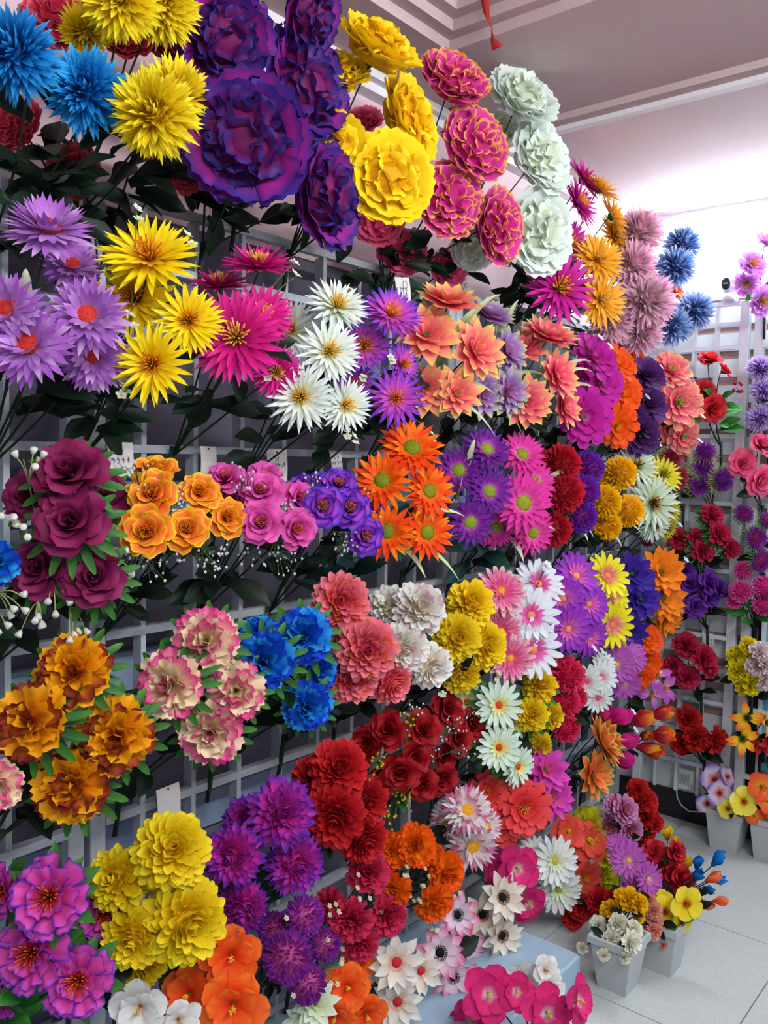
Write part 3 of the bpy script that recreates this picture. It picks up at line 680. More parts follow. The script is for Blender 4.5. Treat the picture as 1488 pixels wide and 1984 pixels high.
PAL = {
    'blue': dict(c=((0, 70, 150), (0, 124, 206), (56, 180, 240))),
    'yellow': dict(c=((240, 160, 0), (252, 212, 6), (255, 238, 50))),
    'yellow2': dict(c=((236, 140, 0), (250, 214, 6), (252, 230, 20)), cen=((238, 150, 10), (220, 110, 10))),
    'ppeony': dict(c=((90, 8, 70), (140, 20, 104), (166, 38, 150)), edge=(46, 32, 124), ew=.20, eside=.6, alt=(80, 34, 140), dome=dict(c=((70, 8, 60), (104, 14, 88), (90, 24, 108)), edge=(44, 34, 120), ew=.34, alt=(48, 32, 112))),
    'ypeony': dict(c=((236, 150, 0), (252, 196, 6), (255, 224, 30))),
    'kpeony': dict(c=((190, 20, 90), (206, 40, 140), (222, 60, 160)), edge=(252, 196, 40), ew=.10),
    'wpeony': dict(c=((206, 220, 170), (228, 238, 214), (236, 244, 236))),
    'rpeony': dict(c=((150, 10, 40), (200, 30, 70), (224, 60, 90)), edge=(240, 110, 120), ew=.2),
    'magenta': dict(c=((150, 0, 80), (214, 20, 130), (226, 44, 150)), cen=((250, 160, 60), (250, 200, 90))),
    'magenta2': dict(c=((180, 20, 130), (206, 30, 150), (226, 60, 180))),
    'orange': dict(c=((246, 150, 10), (254, 180, 30), (255, 196, 80)), cen=((252, 200, 90), (250, 170, 60))),
    'palepink': dict(c=((250, 228, 214), (252, 208, 222), (252, 196, 220)), alt=(226, 110, 160)),
    'bluegrey': dict(c=((30, 50, 130), (110, 140, 206), (200, 214, 242)), alt=(80, 160, 210)),  # bright haze by the far wall is put into the pale tips
    'lilac': dict(c=((226, 190, 226), (186, 120, 204), (166, 92, 190)), alt=(214, 170, 224), cen=((226, 60, 50), (236, 90, 60))),
    'white': dict(c=((226, 226, 150), (232, 240, 224), (236, 244, 240)), cen=((252, 180, 20), (246, 200, 60))),
    'purpleblue': dict(c=((240, 110, 170), (206, 80, 200), (40, 50, 206)), mid=.55, cen=((250, 150, 40), (240, 120, 40))),
    'coral': dict(c=((236, 60, 90), (254, 132, 124), (232, 230, 100)), mid=.66),
    'violetgreen': dict(c=((214, 60, 120), (160, 120, 200), (216, 228, 120)), mid=.64),
    'coralpink': dict(c=((226, 40, 90), (252, 104, 132), (228, 226, 96)), mid=.66),
    'zmagenta': dict(c=((236, 130, 200), (206, 40, 160), (196, 30, 160))),
    'zorange': dict(c=((252, 170, 30), (250, 110, 10), (240, 80, 10))),
    'dkpurple': dict(c=((40, 8, 50), (62, 16, 70), (84, 36, 110))),
    'zpink': dict(c=((236, 60, 110), (250, 90, 130), (250, 130, 150)), edge=(252, 214, 110), ew=.14, eside=.3, cen=((170, 190, 60), (200, 210, 90))),
    'burgundy': dict(c=((60, 0, 24), (104, 12, 56), (140, 30, 86))),
    'orose': dict(c=((226, 70, 10), (248, 100, 20), (252, 134, 54)), edge=(252, 216, 20), ew=.12, eside=.6, cen=((240, 130, 10), (220, 90, 10))),
    'prose': dict(c=((170, 20, 100), (214, 50, 150), (230, 96, 180)), cen=((246, 140, 20), (226, 100, 10))),
    'vrose': dict(c=((120, 20, 130), (170, 50, 180), (190, 80, 200)), edge=(50, 40, 190), ew=.2, cen=((240, 140, 20), (220, 110, 30))),
    'ogerb': dict(c=((236, 180, 10), (250, 90, 10), (240, 60, 10)), alt=(250, 150, 20), cen=((130, 140, 20), (210, 90, 10), (170, 160, 30))),
    'pgerb': dict(c=((240, 150, 220), (150, 40, 160), (56, 26, 140)), mid=.5, cen=((140, 170, 40), (230, 130, 40), (200, 200, 120))),
    'kgerb': dict(c=((250, 214, 230), (236, 70, 170), (226, 50, 160)), cen=((150, 170, 40), (230, 120, 40), (240, 160, 60))),
    'redpom': dict(c=((130, 6, 20), (190, 20, 40), (206, 40, 60))),
    'purplepom': dict(c=((120, 20, 140), (160, 36, 160), (60, 50, 206)), mid=.6),
    'yellowpom': dict(c=((226, 140, 0), (246, 180, 10), (252, 204, 20))),
    'wspike': dict(c=((190, 214, 110), (220, 236, 200), (232, 244, 236)), cen=((60, 70, 50), (220, 130, 40))),
    'yspike': dict(c=((206, 190, 20), (240, 226, 40), (248, 240, 80)), cen=((120, 110, 20), (200, 160, 20))),
    'cmaroon': dict(c=((226, 110, 0), (240, 140, 8), (248, 176, 16)), mid=.35, alt=(120, 10, 30)),
    'ccream': dict(c=((226, 200, 120), (244, 216, 170), (250, 226, 190)), mid=.4, alt=(232, 50, 150)),
    'cblue': dict(c=((0, 60, 160), (10, 120, 210), (50, 160, 230)), alt=(20, 60, 200)),
    'corald': dict(c=((226, 40, 70), (240, 84, 110), (248, 140, 150)), alt=(246, 130, 60)),
    'cream': dict(c=((250, 206, 110), (250, 242, 222), (250, 250, 244)), mid=.35, alt=(244, 200, 214)),
    'yellowd': dict(c=((236, 160, 0), (250, 204, 10), (255, 226, 40))),
    'pinkyel': dict(c=((246, 200, 130), (226, 60, 150), (240, 110, 180)), edge=(246, 226, 190), ew=.2, cen=((246, 180, 60), (240, 150, 60)), inner=dict(c=((246, 150, 120), (230, 60, 140), (230, 80, 150)))),
    'whited': dict(c=((236, 150, 200), (236, 240, 246), (240, 244, 248)), mid=.3, cen=((246, 160, 110), (250, 190, 90)), inner=dict(c=((230, 60, 140), (240, 90, 170), (246, 140, 200)))),
    'purpled': dict(c=((236, 130, 200), (190, 70, 200), (170, 60, 200)), edge=(110, 40, 190), ew=.16, cen=((250, 170, 110), (250, 150, 90)), inner=dict(c=((230, 60, 140), (230, 100, 190), (220, 120, 210)))),
    'yellowdz': dict(c=((250, 160, 110), (240, 226, 20), (248, 240, 40)), mid=.35, cen=((250, 150, 90), (250, 190, 90)), inner=dict(c=((240, 90, 130), (246, 140, 140), (248, 190, 120)))),
    'indigo': dict(c=((40, 100, 60), (70, 40, 160), (60, 30, 150)), mid=.3, cen=((30, 110, 50), (70, 150, 60))),
    'ostar': dict(c=((90, 140, 20), (250, 150, 30), (250, 130, 20)), mid=.28, cen=((90, 150, 30), (130, 180, 40))),
    'mauve': dict(c=((236, 190, 226), (200, 100, 190), (190, 90, 190)), cen=((250, 190, 90), (240, 150, 120))),
    'crimson': dict(c=((140, 6, 20), (190, 16, 30), (206, 40, 44))),
    'redrose': dict(c=((60, 0, 6), (130, 6, 16), (170, 20, 30))),
    'redrose2': dict(c=((120, 4, 16), (200, 20, 40), (222, 50, 60))),
    'wcollar': dict(c=((240, 220, 90), (226, 242, 216), (226, 242, 226)), mid=.22, cen=((236, 70, 30), (230, 60, 20)), inner=dict(c=((250, 190, 60), (236, 232, 140), (230, 240, 200)))),
    'ycollar': dict(c=((240, 160, 0), (250, 206, 10), (252, 220, 40))),
    'rosepom': dict(c=((180, 10, 50), (226, 30, 80), (236, 70, 110))),
    'wsmall': dict(c=((236, 150, 170), (232, 240, 232), (232, 242, 236)), mid=.3, cen=((236, 90, 130), (240, 150, 150)), inner=dict(c=((236, 120, 150), (236, 190, 200), (236, 230, 230)))),
    'oranged': dict(c=((236, 120, 110), (246, 100, 40), (250, 130, 60)), edge=(170, 200, 90), ew=.18),
    'tulipm': dict(c=((150, 6, 80), (206, 16, 120), (216, 40, 140))),
    'mixred': dict(c=((190, 20, 40), (206, 26, 60), (236, 90, 40)), alt=(250, 170, 30)),
    'magblue': dict(c=((200, 30, 40), (214, 60, 150), (220, 84, 180)), edge=(44, 40, 190), ew=.12, eside=.6, cen=((240, 120, 20), (206, 40, 10))),
    'yellowball': dict(c=((244, 180, 0), (252, 208, 8), (255, 232, 40))),
    'purpleball': dict(c=((160, 10, 110), (222, 56, 172), (60, 40, 172)), mid=.5),
    'ohib': dict(c=((230, 30, 10), (250, 86, 20), (252, 120, 40)), cen=((240, 190, 40), (252, 210, 60))),
    'whib': dict(c=((226, 190, 170), (234, 230, 224), (240, 240, 238)), cen=((220, 170, 90), (226, 190, 100))),
    'paster': dict(c=((236, 110, 150), (170, 50, 170), (120, 40, 150))),
    'crimc': dict(c=((150, 6, 40), (196, 24, 70), (212, 50, 90))),
    'marig': dict(c=((252, 180, 10), (250, 130, 10), (244, 90, 10))),
    'wpink': dict(c=((252, 190, 60), (240, 226, 216), (236, 224, 230)), mid=.3, alt=(206, 50, 140), cen=((250, 180, 40), (246, 150, 30))),
    'corals': dict(c=((250, 130, 40), (244, 60, 60), (248, 90, 90)), cen=((252, 180, 60), (246, 130, 40))),
    'maglot': dict(c=((250, 140, 60), (214, 60, 170), (220, 80, 190))),
    'pinkane': dict(c=((240, 230, 236), (244, 214, 230), (240, 60, 140)), mid=.55, cen=((16, 14, 20), (30, 26, 30))),
    'creamane': dict(c=((226, 160, 120), (240, 226, 206), (244, 238, 226)), mid=.4, cen=((20, 18, 20), (40, 34, 30))),
    'whiteane': dict(c=((236, 170, 110), (242, 232, 216), (244, 240, 232)), mid=.45, cen=((214, 40, 50), (246, 220, 200))),
    'greenwhite': dict(c=((190, 200, 60), (220, 232, 190), (232, 240, 226)), cen=((200, 190, 50), (220, 210, 80))),
    'wgerb': dict(c=((214, 222, 120), (236, 242, 232), (240, 244, 240)), mid=.25, cen=((206, 206, 70), (190, 200, 70)), inner=dict(c=((214, 220, 120), (232, 238, 206), (240, 244, 232)))),
    'hotpink': dict(c=((250, 226, 236), (230, 50, 130), (214, 30, 110)), mid=.4, cen=((240, 210, 70), (236, 220, 120))),
    'coralhib': dict(c=((252, 150, 40), (246, 84, 64), (246, 96, 80)), cen=((250, 190, 50), (246, 200, 80))),
    'yelgreen': dict(c=((206, 60, 10), (214, 206, 20), (226, 226, 50)), mid=.3, cen=((190, 60, 20), (210, 120, 20))),
    'plum': dict(c=((220, 110, 150), (160, 40, 110), (214, 150, 190)), cen=((220, 140, 60), (200, 90, 50))),
    'redc': dict(c=((140, 4, 10), (190, 20, 26), (206, 40, 36))),
    'budy': dict(c=((210, 150, 0), (246, 196, 10), (250, 214, 30))),
    'budr': dict(c=((110, 4, 20), (170, 16, 40), (206, 40, 50))),
    'budb': dict(c=((0, 50, 130), (0, 110, 200), (20, 140, 220))),
    'budo': dict(c=((206, 50, 10), (240, 96, 60), (246, 130, 80))),
    'smallwhite': dict(c=((226, 226, 160), (240, 238, 210), (244, 242, 226))),
    'salmon': dict(c=((230, 110, 90), (240, 150, 130), (244, 170, 150))),
    'asterp': dict(c=((100, 20, 120), (140, 40, 160), (170, 80, 190)), tips=((30, 90, 24), (70, 130, 40), (206, 220, 90))),
    'asterc': dict(c=((160, 10, 60), (206, 40, 90), (230, 110, 140)), tips=((30, 90, 24), (70, 130, 40), (206, 220, 90))),
    'asterrp': dict(c=((206, 30, 30), (150, 50, 150), (110, 50, 170)), tips=((24, 80, 24), (60, 120, 40), (120, 160, 70))),
    'asterk': dict(c=((190, 20, 110), (226, 50, 150), (240, 120, 190)), tips=((40, 110, 30), (80, 150, 50), (120, 180, 70))),
    'lilacs': dict(c=((110, 40, 150), (170, 120, 210), (214, 196, 236))),
    'kpink': dict(c=((206, 20, 80), (244, 70, 130), (250, 110, 150))),
    'prosefar': dict(c=((60, 10, 90), (100, 30, 150), (130, 60, 180))),
    'yelfar': dict(c=((206, 160, 0), (236, 210, 10), (246, 230, 40))),
    'palefar': dict(c=((226, 220, 150), (236, 200, 200), (240, 226, 226))),
    'lilyo': dict(c=((60, 90, 10), (246, 200, 30), (250, 90, 20)), mid=.3, cen=((60, 70, 20), (110, 90, 20))),
    'lilypink': dict(c=((250, 190, 60), (206, 120, 214), (222, 150, 226)), mid=.3, cen=((250, 190, 60), (250, 170, 60))),
    'pansyp': dict(c=((226, 60, 60), (230, 220, 240), (140, 70, 190)), mid=.5, cen=((206, 50, 20), (230, 100, 30))),
    'pansyy': dict(c=((220, 120, 10), (244, 226, 60), (248, 238, 100)), mid=.28, cen=((206, 80, 10), (226, 120, 20))),
    'pansyo': dict(c=((250, 210, 40), (244, 110, 40), (240, 80, 40)), mid=.4, cen=((230, 80, 20), (250, 190, 40))),
    'ydaisy': dict(c=((206, 60, 10), (246, 220, 30), (250, 232, 70)), mid=.32, cen=((206, 70, 10), (230, 120, 20))),
}
GA = 'big bouquets standing above the left lattice'
GB = 'bouquets hung on the left lattice'
GF = 'bouquets hung on the far wall lattice'
GP = 'bouquets in pots on the floor'
# ---------------------------------------------------------------- top row, standing above the lattice
SB = 'spikeball'
B('chrysanthemum_bouquet', 'bright blue spiky chrysanthemums at the top left corner', SB, 'blue', [(32, 105, 92, .05, (-.1, .1, 1)), (168, 178, 88, 0, (.15, -.1, 1))], 'T', .22, group=GA)
B('chrysanthemum_bouquet', 'large yellow spiky chrysanthemums beside the blue ones at top left', SB, 'yellow', [(235, -5, 88, .02, (.1, -.5, .8)), (315, 12, 80, 0, (.5, -.4, .8)), (300, 222, 92, .08, (0, -.1, 1)), (338, 185, 80, 0, (.5, .2, .8)), (165, 60, 55, -.1, (0, -.7, .3))], 'T', .24, group=GA)
B('peony_bouquet', 'rose pink peony behind the yellow and blue chrysanthemums, top left', 'peony', 'rpeony', [(120, 45, 72, 0, (.2, .1, 1)), (250, 85, 50, 0, (.2, .3, 1))], 'T', .06, group=GA, nleaf=4)
B('peony_bouquet', 'crimson peonies half hidden by dark leaves under the blue chrysanthemums', 'peony', 'rpeony', [(40, 250, 60), (150, 335, 55), (335, 320, 62), (320, 95, 60)], 'T', .05, group=GA, nleaf=10)
B('peony_bouquet', 'huge purple peonies with blue ruffled edges, top of the wall', 'peony', 'ppeony', [(425, 75, 98, -.03, (.35, -.55, .75)), (585, 25, 78, .02, (.75, -.45, .35)), (568, 178, 112, -.02, (.72, .05, .6)), (478, 275, 122, .06, (.1, -.28, 1)), (610, 385, 100, 0, (.8, -.12, .5))], 'T', .22, group=GA, nleaf=18)
B('peony_bouquet', 'coral peony peeping out behind the purple peonies', 'peony', 'rpeony', [(472, 165, 40, 0, (0, .5, 1))], 'T', .02, group=GA, nleaf=3)
B('peony_bouquet', 'golden yellow ruffled peonies in the middle of the top row', 'peony', 'ypeony', [(722, 112, 88, .05, (.45, .62, .55)), (648, 160, 70, -.02, (.1, .55, .65)), (772, 238, 86, 0, (.78, .15, .5)), (648, 288, 66, 0, (.1, -.05, 1)), (745, 352, 88, .06, (.35, -.12, 1))], 'T', .22, group=GA, nleaf=14)
B('peony_bouquet', 'magenta peonies hidden in leaves below the golden peonies', 'peony', 'kpink', [(735, 440, 48, 0), (775, 490, 48), (705, 245, 40), (865, 520, 40)], 'T', .04, group=GA, nleaf=8)
B('peony_bouquet', 'pink peonies with yellow ruffled edges in the top row', 'peony', 'kpeony', [(872, 170, 74, .03, (.35, .45, .75)), (906, 290, 78, .04, (.5, .15, .85)), (862, 392, 72, 0, (.35, -.1, .9)), (948, 440, 74, .04, (.7, -.1, .6))], 'T', .22, group=GA, nleaf=12)
B('peony_bouquet', 'white ruffled peonies at the right end of the top row', 'peony', 'wpeony', [(1003, 204, 76, .04, (.4, .5, .75)), (1036, 316, 74, .05, (.55, .15, .8)), (1030, 452, 84, .04, (.55, -.12, .8)), (968, 258, 44, -.05, (0, .4, .8)), (915, 480, 45, -.08, (0, -.2, .8))], 'T', .22, group=GA, nleaf=12)
B('chrysanthemum_bouquet', 'magenta spiky chrysanthemums beneath and right of the white peonies', 'daisy', 'magenta2', [(1082, 560, 68, .06, (.15, .1, 1)), (1118, 395, 52, -.02, (.7, .3, .5)), (1128, 350, 48, -.04, (.7, .5, .4)), (1100, 470, 46, -.05, (.5, 0, .8))], 'T', .22, group=GA, lsize=.1)
B('chrysanthemum_bouquet', 'light orange spiky chrysanthemums right of the magenta ones, top row', 'daisy', 'orange', [(1156, 505, 52, .02, (.3, .25, 1)), (1162, 582, 56, .03, (.45, -.05, .9)), (1184, 420, 46, -.02, (.8, .4, .3)), (1158, 368, 44, -.02, (.5, .8, .25)), (1190, 460, 44, -.05, (.6, .2, .7))], 'T', .24, group=GA, lsize=.09)
B('chrysanthemum_bouquet', 'pale pink spiky chrysanthemums near the ceiling light', SB, 'palepink', [(1238, 452, 56), (1226, 515, 56), (1250, 582, 66, .04), (1240, 640, 54, 0), (1185, 625, 48, -.05)], 'T', .24, group=GA, lsize=.08)
B('chrysanthemum_bouquet', 'dusty blue spiky chrysanthemums against the bright far wall', SB, 'bluegrey', [(1322, 474, 44), (1308, 518, 46), (1346, 602, 44), (1302, 632, 44)], 'T', .24, group=GA, lsize=.07, nleaf=8)
B('zinnia_bouquet', 'small coral orange flowers behind the dusty blue chrysanthemums', 'zinnia', 'zorange', [(1308, 565, 22), (1225, 690, 22), (1200, 660, 20), (1150, 680, 22)], 'T', .14, group=GA, lsize=.06, nleaf=6)
# ---------------------------------------------------------------- second row
B('chrysanthemum_bouquet', 'lilac chrysanthemums with red centres at the left edge', 'mum', 'lilac', [(95, 445, 80, .0, (.25, .75, .6)), (15, 600, 68, .05, (-.1, .1, 1)), (170, 612, 74, .06, (.25, .15, 1)), (58, 668, 78, .07, (.0, .25, 1)), (180, 690, 66, 0, (.2, -.1, 1)), (140, 515, 55, -.1)], 'L', .24, group=GB, fil=[('grass', [(50, 520), (115, 575)])])
B('daisy_bouquet', 'yellow spiky daisies between lilac and magenta flowers', 'daisy', 'yellow2', [(290, 503, 92, .02, (.12, .55, .9)), (262, 580, 80, -.04, (-.05, .15, 1)), (365, 622, 66, .05, (.35, .05, 1)), (296, 706, 74, .06, (.1, -.05, 1))], 'L', .24, group=GB, fil=[('tiny', [(265, 405), (362, 455), (380, 575), (250, 610), (262, 665), (240, 745), (245, 760)])])
B('daisy_bouquet', 'hot magenta spiky daisies beside the yellow spiky daisies', 'daisy', 'magenta', [(500, 518, 70, .0, (.05, .78, .42)), (425, 555, 60, -.08, (0, .8, .4)), (458, 655, 90, .06, (.05, .1, 1)), (505, 612, 64, .0, (.4, .3, 1)), (535, 722, 50, .02, (.3, -.15, 1))], 'L', .24, group=GB, fil=[('tiny', [(572, 510), (575, 535), (505, 655), (520, 715), (555, 700)])])
B('daisy_bouquet', 'white spiky daisies with golden centres in the second row', 'daisy', 'white', [(652, 595, 60, .02, (.35, .5, .75)), (636, 682, 62, .06, (.35, .1, 1)), (565, 640, 58, -.08, (-.1, .1, 1)), (583, 770, 64, .05, (.05, .02, 1)), (668, 785, 52, .02, (.45, -.05, .9))], 'L', .24, group=GB, fil=[('tiny', [(680, 565), (640, 600), (565, 735), (685, 845), (672, 835)])])
B('daisy_bouquet', 'violet daisies with blue petal tips beside white daisies', 'daisy', 'purpleblue', [(757, 612, 60, .02, (.3, .5, .8)), (706, 672, 54, -.04, (.1, .1, 1)), (778, 706, 42, 0, (.7, .1, .6)), (765, 772, 56, .05, (.15, .05, 1)), (690, 745, 40, -.08)], 'L', .24, group=GB, fil=[('tiny', [(758, 622), (760, 700), (702, 735), (835, 840)])])
B('dahlia_bouquet', 'coral dahlias with lime petal tips, beside violet daisies', 'lotus', 'coral', [(868, 588, 58, .02, (.15, .8, .45)), (826, 648, 58, .0, (.1, .35, .9)), (922, 680, 56, .05, (.55, .15, .85)), (826, 752, 46, -.02, (.1, -.1, 1)), (884, 762, 46, .03, (.3, .1, 1))], 'L', .25, group=GB, fil=[('grass', [(960, 765), (970, 570), (935, 590), (960, 845)])])
B('dahlia_bouquet', 'violet and white dahlias with lime tips between the coral dahlias', 'lotus', 'violetgreen', [(948, 612, 46, 0, (.3, .7, .5)), (980, 680, 44, 0, (.6, .2, .7)), (935, 765, 42, 0, (.5, -.1, .8)), (985, 760, 42, .03, (.5, -.1, .7))], 'L', .22, group=GB, fil=[('grass', [(1005, 580), (1060, 730), (1010, 835)])])
B('dahlia_bouquet', 'coral pink dahlias with lime tips right of the violet dahlias', 'lotus', 'coralpink', [(1062, 654, 52, .02, (.25, .75, .5)), (1015, 676, 38, -.03, (-.1, .5, .8)), (1078, 726, 46, .04, (.6, .2, .75)), (1020, 778, 46, .02, (.2, -.05, 1)), (1092, 788, 40, .02, (.7, .05, .6))], 'L', .25, group=GB, fil=[('grass', [(1145, 700), (1148, 720), (1170, 765), (1125, 850), (1105, 660)])])
B('zinnia_bouquet', 'magenta frilly zinnias next to coral pink dahlias', 'zinnia', 'zmagenta', [(1148, 692, 46, 0, (.4, .4, .8)), (1165, 742, 42, .02, (.4, .1, 1)), (1132, 808, 52, .04, (.2, -.05, 1)), (1110, 735, 36, -.05)], 'L', .24, group=GB, fil=[('white', [(1162, 655), (1150, 715), (1180, 672)])])
B('zinnia_bouquet', 'orange frilly zinnias between magenta and dark plum flowers', 'zinnia', 'zorange', [(1192, 705, 40, 0, (.4, .4, .8)), (1205, 762, 40, .02, (.4, .1, 1)), (1195, 825, 40, .03, (.3, -.1, 1)), (1175, 790, 34, -.04)], 'L', .24, group=GB, fil=[('white', [(1218, 725), (1215, 775), (1190, 840), (1168, 805)])])
B('zinnia_bouquet', 'dark plum flowers between orange and pink zinnias', 'zinnia', 'dkpurple', [(1250, 728, 36), (1255, 785, 38), (1240, 845, 36), (1222, 810, 30, -.03)], 'L', .24, group=GB, fil=[('white', [(1253, 770), (1250, 845), (1275, 862)])], nleaf=5)
B('zinnia_bouquet', 'pink zinnias with pale yellow edges near the corner', 'zinnia', 'zpink', [(1298, 718, 38, 0, (.2, .5, .9)), (1312, 780, 46, .03, (.2, 0, 1)), (1322, 845, 32, .02, (.3, -.2, 1)), (1298, 830, 30, -.03)], 'L', .24, group=GB, fil=[('white', [(1280, 712), (1348, 765), (1360, 808), (1355, 855)])], nleaf=5)
# ---------------------------------------------------------------- third row
B('rose_bouquet', 'deep burgundy roses with white bell sprigs at left', 'rose', 'burgundy', [(135, 915, 66, .04, (.15, .5, .9)), (58, 960, 50, -.05, (-.2, .3, 1)), (205, 962, 42, -.06, (.3, .3, 1)), (137, 1012, 66, .06, (.15, .35, 1)), (72, 1102, 54, .0, (-.05, .2, 1)), (180, 1118, 58, .05, (.25, .2, 1))], 'L', .24, group=GB, collar='narrow', nleaf=6, fil=[('bell', [(35, 1015), (232, 1065), (238, 1105), (70, 1200), (152, 1205), (45, 890), (110, 1150)])])
B('carnation_bouquet', 'blue carnation cut off by the left edge below burgundy roses', 'carnation', 'cblue', [(-8, 1090, 42, 0, (.2, 0, 1))], 'L', .24, group=GB, nleaf=4, fil=[('bell', [(5, 1190), (12, 1150)])])
B('rose_bouquet', 'orange and yellow roses with gypsophila', 'rose', 'orose', [(300, 915, 42, -.03, (.1, .75, .6)), (296, 958, 46, .03, (.05, .4, 1)), (386, 955, 38, .0, (.4, .4, .9)), (242, 990, 36, -.06, (-.2, .3, 1)), (284, 1030, 48, .07, (.1, .05, 1)), (362, 1026, 42, .04, (.2, .3, 1)), (440, 1003, 38, .02, (.45, .25, .9))], 'L', .22, group=GB, leaf='dark', fil=[('gyp', [(345, 950), (320, 990), (280, 1095), (335, 1078), (425, 1075), (405, 1090), (265, 920)])])
B('rose_bouquet', 'pink roses with orange stamens beside the orange roses', 'rose', 'prose', [(437, 928, 36, -.03, (.1, .6, .8)), (515, 925, 34, -.03, (.3, .6, .7)), (506, 953, 40, .02, (.2, .4, 1)), (448, 972, 34, -.05, (-.2, .3, 1)), (506, 1012, 42, .06, (.15, .15, 1)), (573, 1025, 38, .03, (.4, .05, 1)), (580, 968, 36, .0, (.6, .3, .8))], 'L', .22, group=GB, leaf='dark', fil=[('gyp', [(480, 922), (545, 980), (485, 1070), (560, 1085), (550, 1060), (600, 1010)])])
B('rose_bouquet', 'violet roses edged in blue beside the pink roses', 'rose', 'vrose', [(585, 945, 28, -.05), (624, 982, 40, .04, (.15, .1, 1)), (655, 942, 36, .0, (.2, .5, .8)), (676, 985, 38, .04, (.2, .2, 1)), (716, 978, 30, .0, (.6, .1, .8)), (706, 1038, 36, .02, (.35, 0, 1)), (615, 940, 26, -.04)], 'L', .22, group=GB, leaf='dark', fil=[('gyp', [(612, 935), (690, 965), (665, 1050), (675, 1040), (735, 1010)])])
B('gerbera_bouquet', 'orange gerberas with olive centres in the third row', 'gerbera', 'ogerb', [(797, 870, 58, .02, (.15, .45, .9)), (740, 932, 54, .0, (-.05, .25, 1)), (830, 952, 50, .04, (.4, .1, .9)), (750, 1030, 50, .02, (0, .1, 1)), (826, 1032, 50, .04, (.3, .05, 1))], 'L', .24, group=GB, leaf='teal', fil=[('grass', [(825, 1120), (890, 1125), (900, 1000), (845, 985)])])
B('gerbera_bouquet', 'dark violet gerberas between orange and pink ones', 'gerbera', 'pgerb', [(942, 872, 46, .02, (.25, .5, .8)), (888, 912, 46, -.02, (0, .2, 1)), (946, 952, 46, .04, (.3, .1, 1)), (910, 1012, 44, .02, (.2, -.05, 1))], 'L', .23, group=GB, leaf='teal', fil=[('grass', [(895, 925), (980, 940), (920, 850)])])
B('gerbera_bouquet', 'bright pink gerberas with green centres, third row', 'gerbera', 'kgerb', [(1010, 882, 44, .0, (.25, .45, .9)), (1012, 975, 54, .06, (.2, .1, 1)), (1035, 935, 44, .0, (.5, .2, .8)), (1030, 1030, 44, .02, (.4, -.25, .8)), (960, 1020, 38, -.04)], 'L', .24, group=GB, leaf='teal', fil=[('grass', [(1015, 1090), (1110, 910), (1085, 1035)])])
B('pompom_bouquet', 'dark red pompom balls beside the pink gerberas', 'pompom', 'redpom', [(1085, 900, 38), (1092, 955, 38, .02), (1072, 1025, 34), (1060, 950, 30, -.05)], 'L', .23, group=GB, fil=[('grass', [(1118, 915), (1090, 970)])], nleaf=5)
B('pompom_bouquet', 'violet blue pompom balls between red and yellow pompoms', 'pompom', 'purplepom', [(1136, 908, 33), (1128, 952, 32, .02), (1125, 1002, 30, .02), (1105, 930, 26, -.05)], 'L', .23, group=GB, fil=[('grass', [(1150, 1040), (1140, 1050)])], nleaf=5)
B('pompom_bouquet', 'golden yellow pompom balls in the third row', 'pompom', 'yellowpom', [(1200, 918, 32, 0), (1172, 972, 31, .03), (1216, 990, 30, .03), (1176, 1018, 27, .01), (1168, 935, 22, -.05)], 'L', .24, group=GB, fil=[('grass', [(1205, 1060), (1245, 1035)])], nleaf=5)
B('daisy_bouquet', 'greenish white spiky daisies with dark centres near yellow pompoms', 'daisy', 'wspike', [(1262, 975, 52, .03, (.2, 0, 1)), (1232, 905, 42, -.02, (.1, .4, .8)), (1265, 1015, 36, 0, (.3, -.4, .8))], 'L', .24, group=GB, nleaf=4)
B('daisy_bouquet', 'lemon yellow spiky daisies behind the greenish white ones', 'daisy', 'yspike', [(1282, 922, 40, .0, (.3, .4, .8)), (1298, 990, 28, -.02, (.6, 0, .7)), (1292, 1022, 26, -.02, (.6, -.3, .7))], 'L', .22, group=GB, nleaf=4, fil=[('white', [(1316, 1018)])])
# ---------------------------------------------------------------- fourth row
B('carnation_bouquet', 'white and pink carnation cut off by the left edge', 'carnation', 'ccream', [(-6, 1522, 46, .02, (.3, 0, 1))], 'L', .26, group=GB, nleaf=3)
B('carnation_bouquet', 'orange carnations with maroon patches at left', 'carnation', 'cmaroon', [(143, 1302, 66, .03, (.1, .35, 1)), (62, 1402, 68, .04, (-.05, .25, 1)), (225, 1426, 66, .07, (.2, .15, 1)), (142, 1520, 68, .04, (.1, .2, 1))], 'L', .24, group=GB, collar='narrow', nleaf=6, fil=[('tiny', [(30, 1430)])])
B('carnation_bouquet', 'cream carnations with magenta tips beside orange carnations', 'carnation', 'ccream', [(400, 1242, 58, .02, (.15, .35, 1)), (330, 1328, 60, .03, (-.05, .15, 1)), (457, 1338, 52, .05, (.25, .15, 1)), (408, 1415, 58, .03, (.15, .05, 1))], 'L', .24, group=GB, collar='narrow', nleaf=7)
B('carnation_bouquet', 'bright blue carnations in the middle of the wall', 'carnation', 'cblue', [(588, 1232, 52, .03, (.15, .3, 1)), (512, 1282, 54, .03, (-.05, .1, 1)), (618, 1300, 34, .0, (.5, .1, .8)), (595, 1368, 44, .03, (.15, .05, 1)), (500, 1232, 38, -.05)], 'L', .24, group=GB, collar='narrow', nleaf=7)
B('dahlia_bouquet', 'coral pink ball dahlias beside the blue carnations', 'dahlia', 'corald', [(662, 1165, 56, .0, (.1, .2, 1)), (710, 1258, 62, .05, (.15, .1, 1)), (680, 1310, 52, .0), (752, 1318, 46, .02), (640, 1205, 46, -.06)], 'L', .23, group=GB)
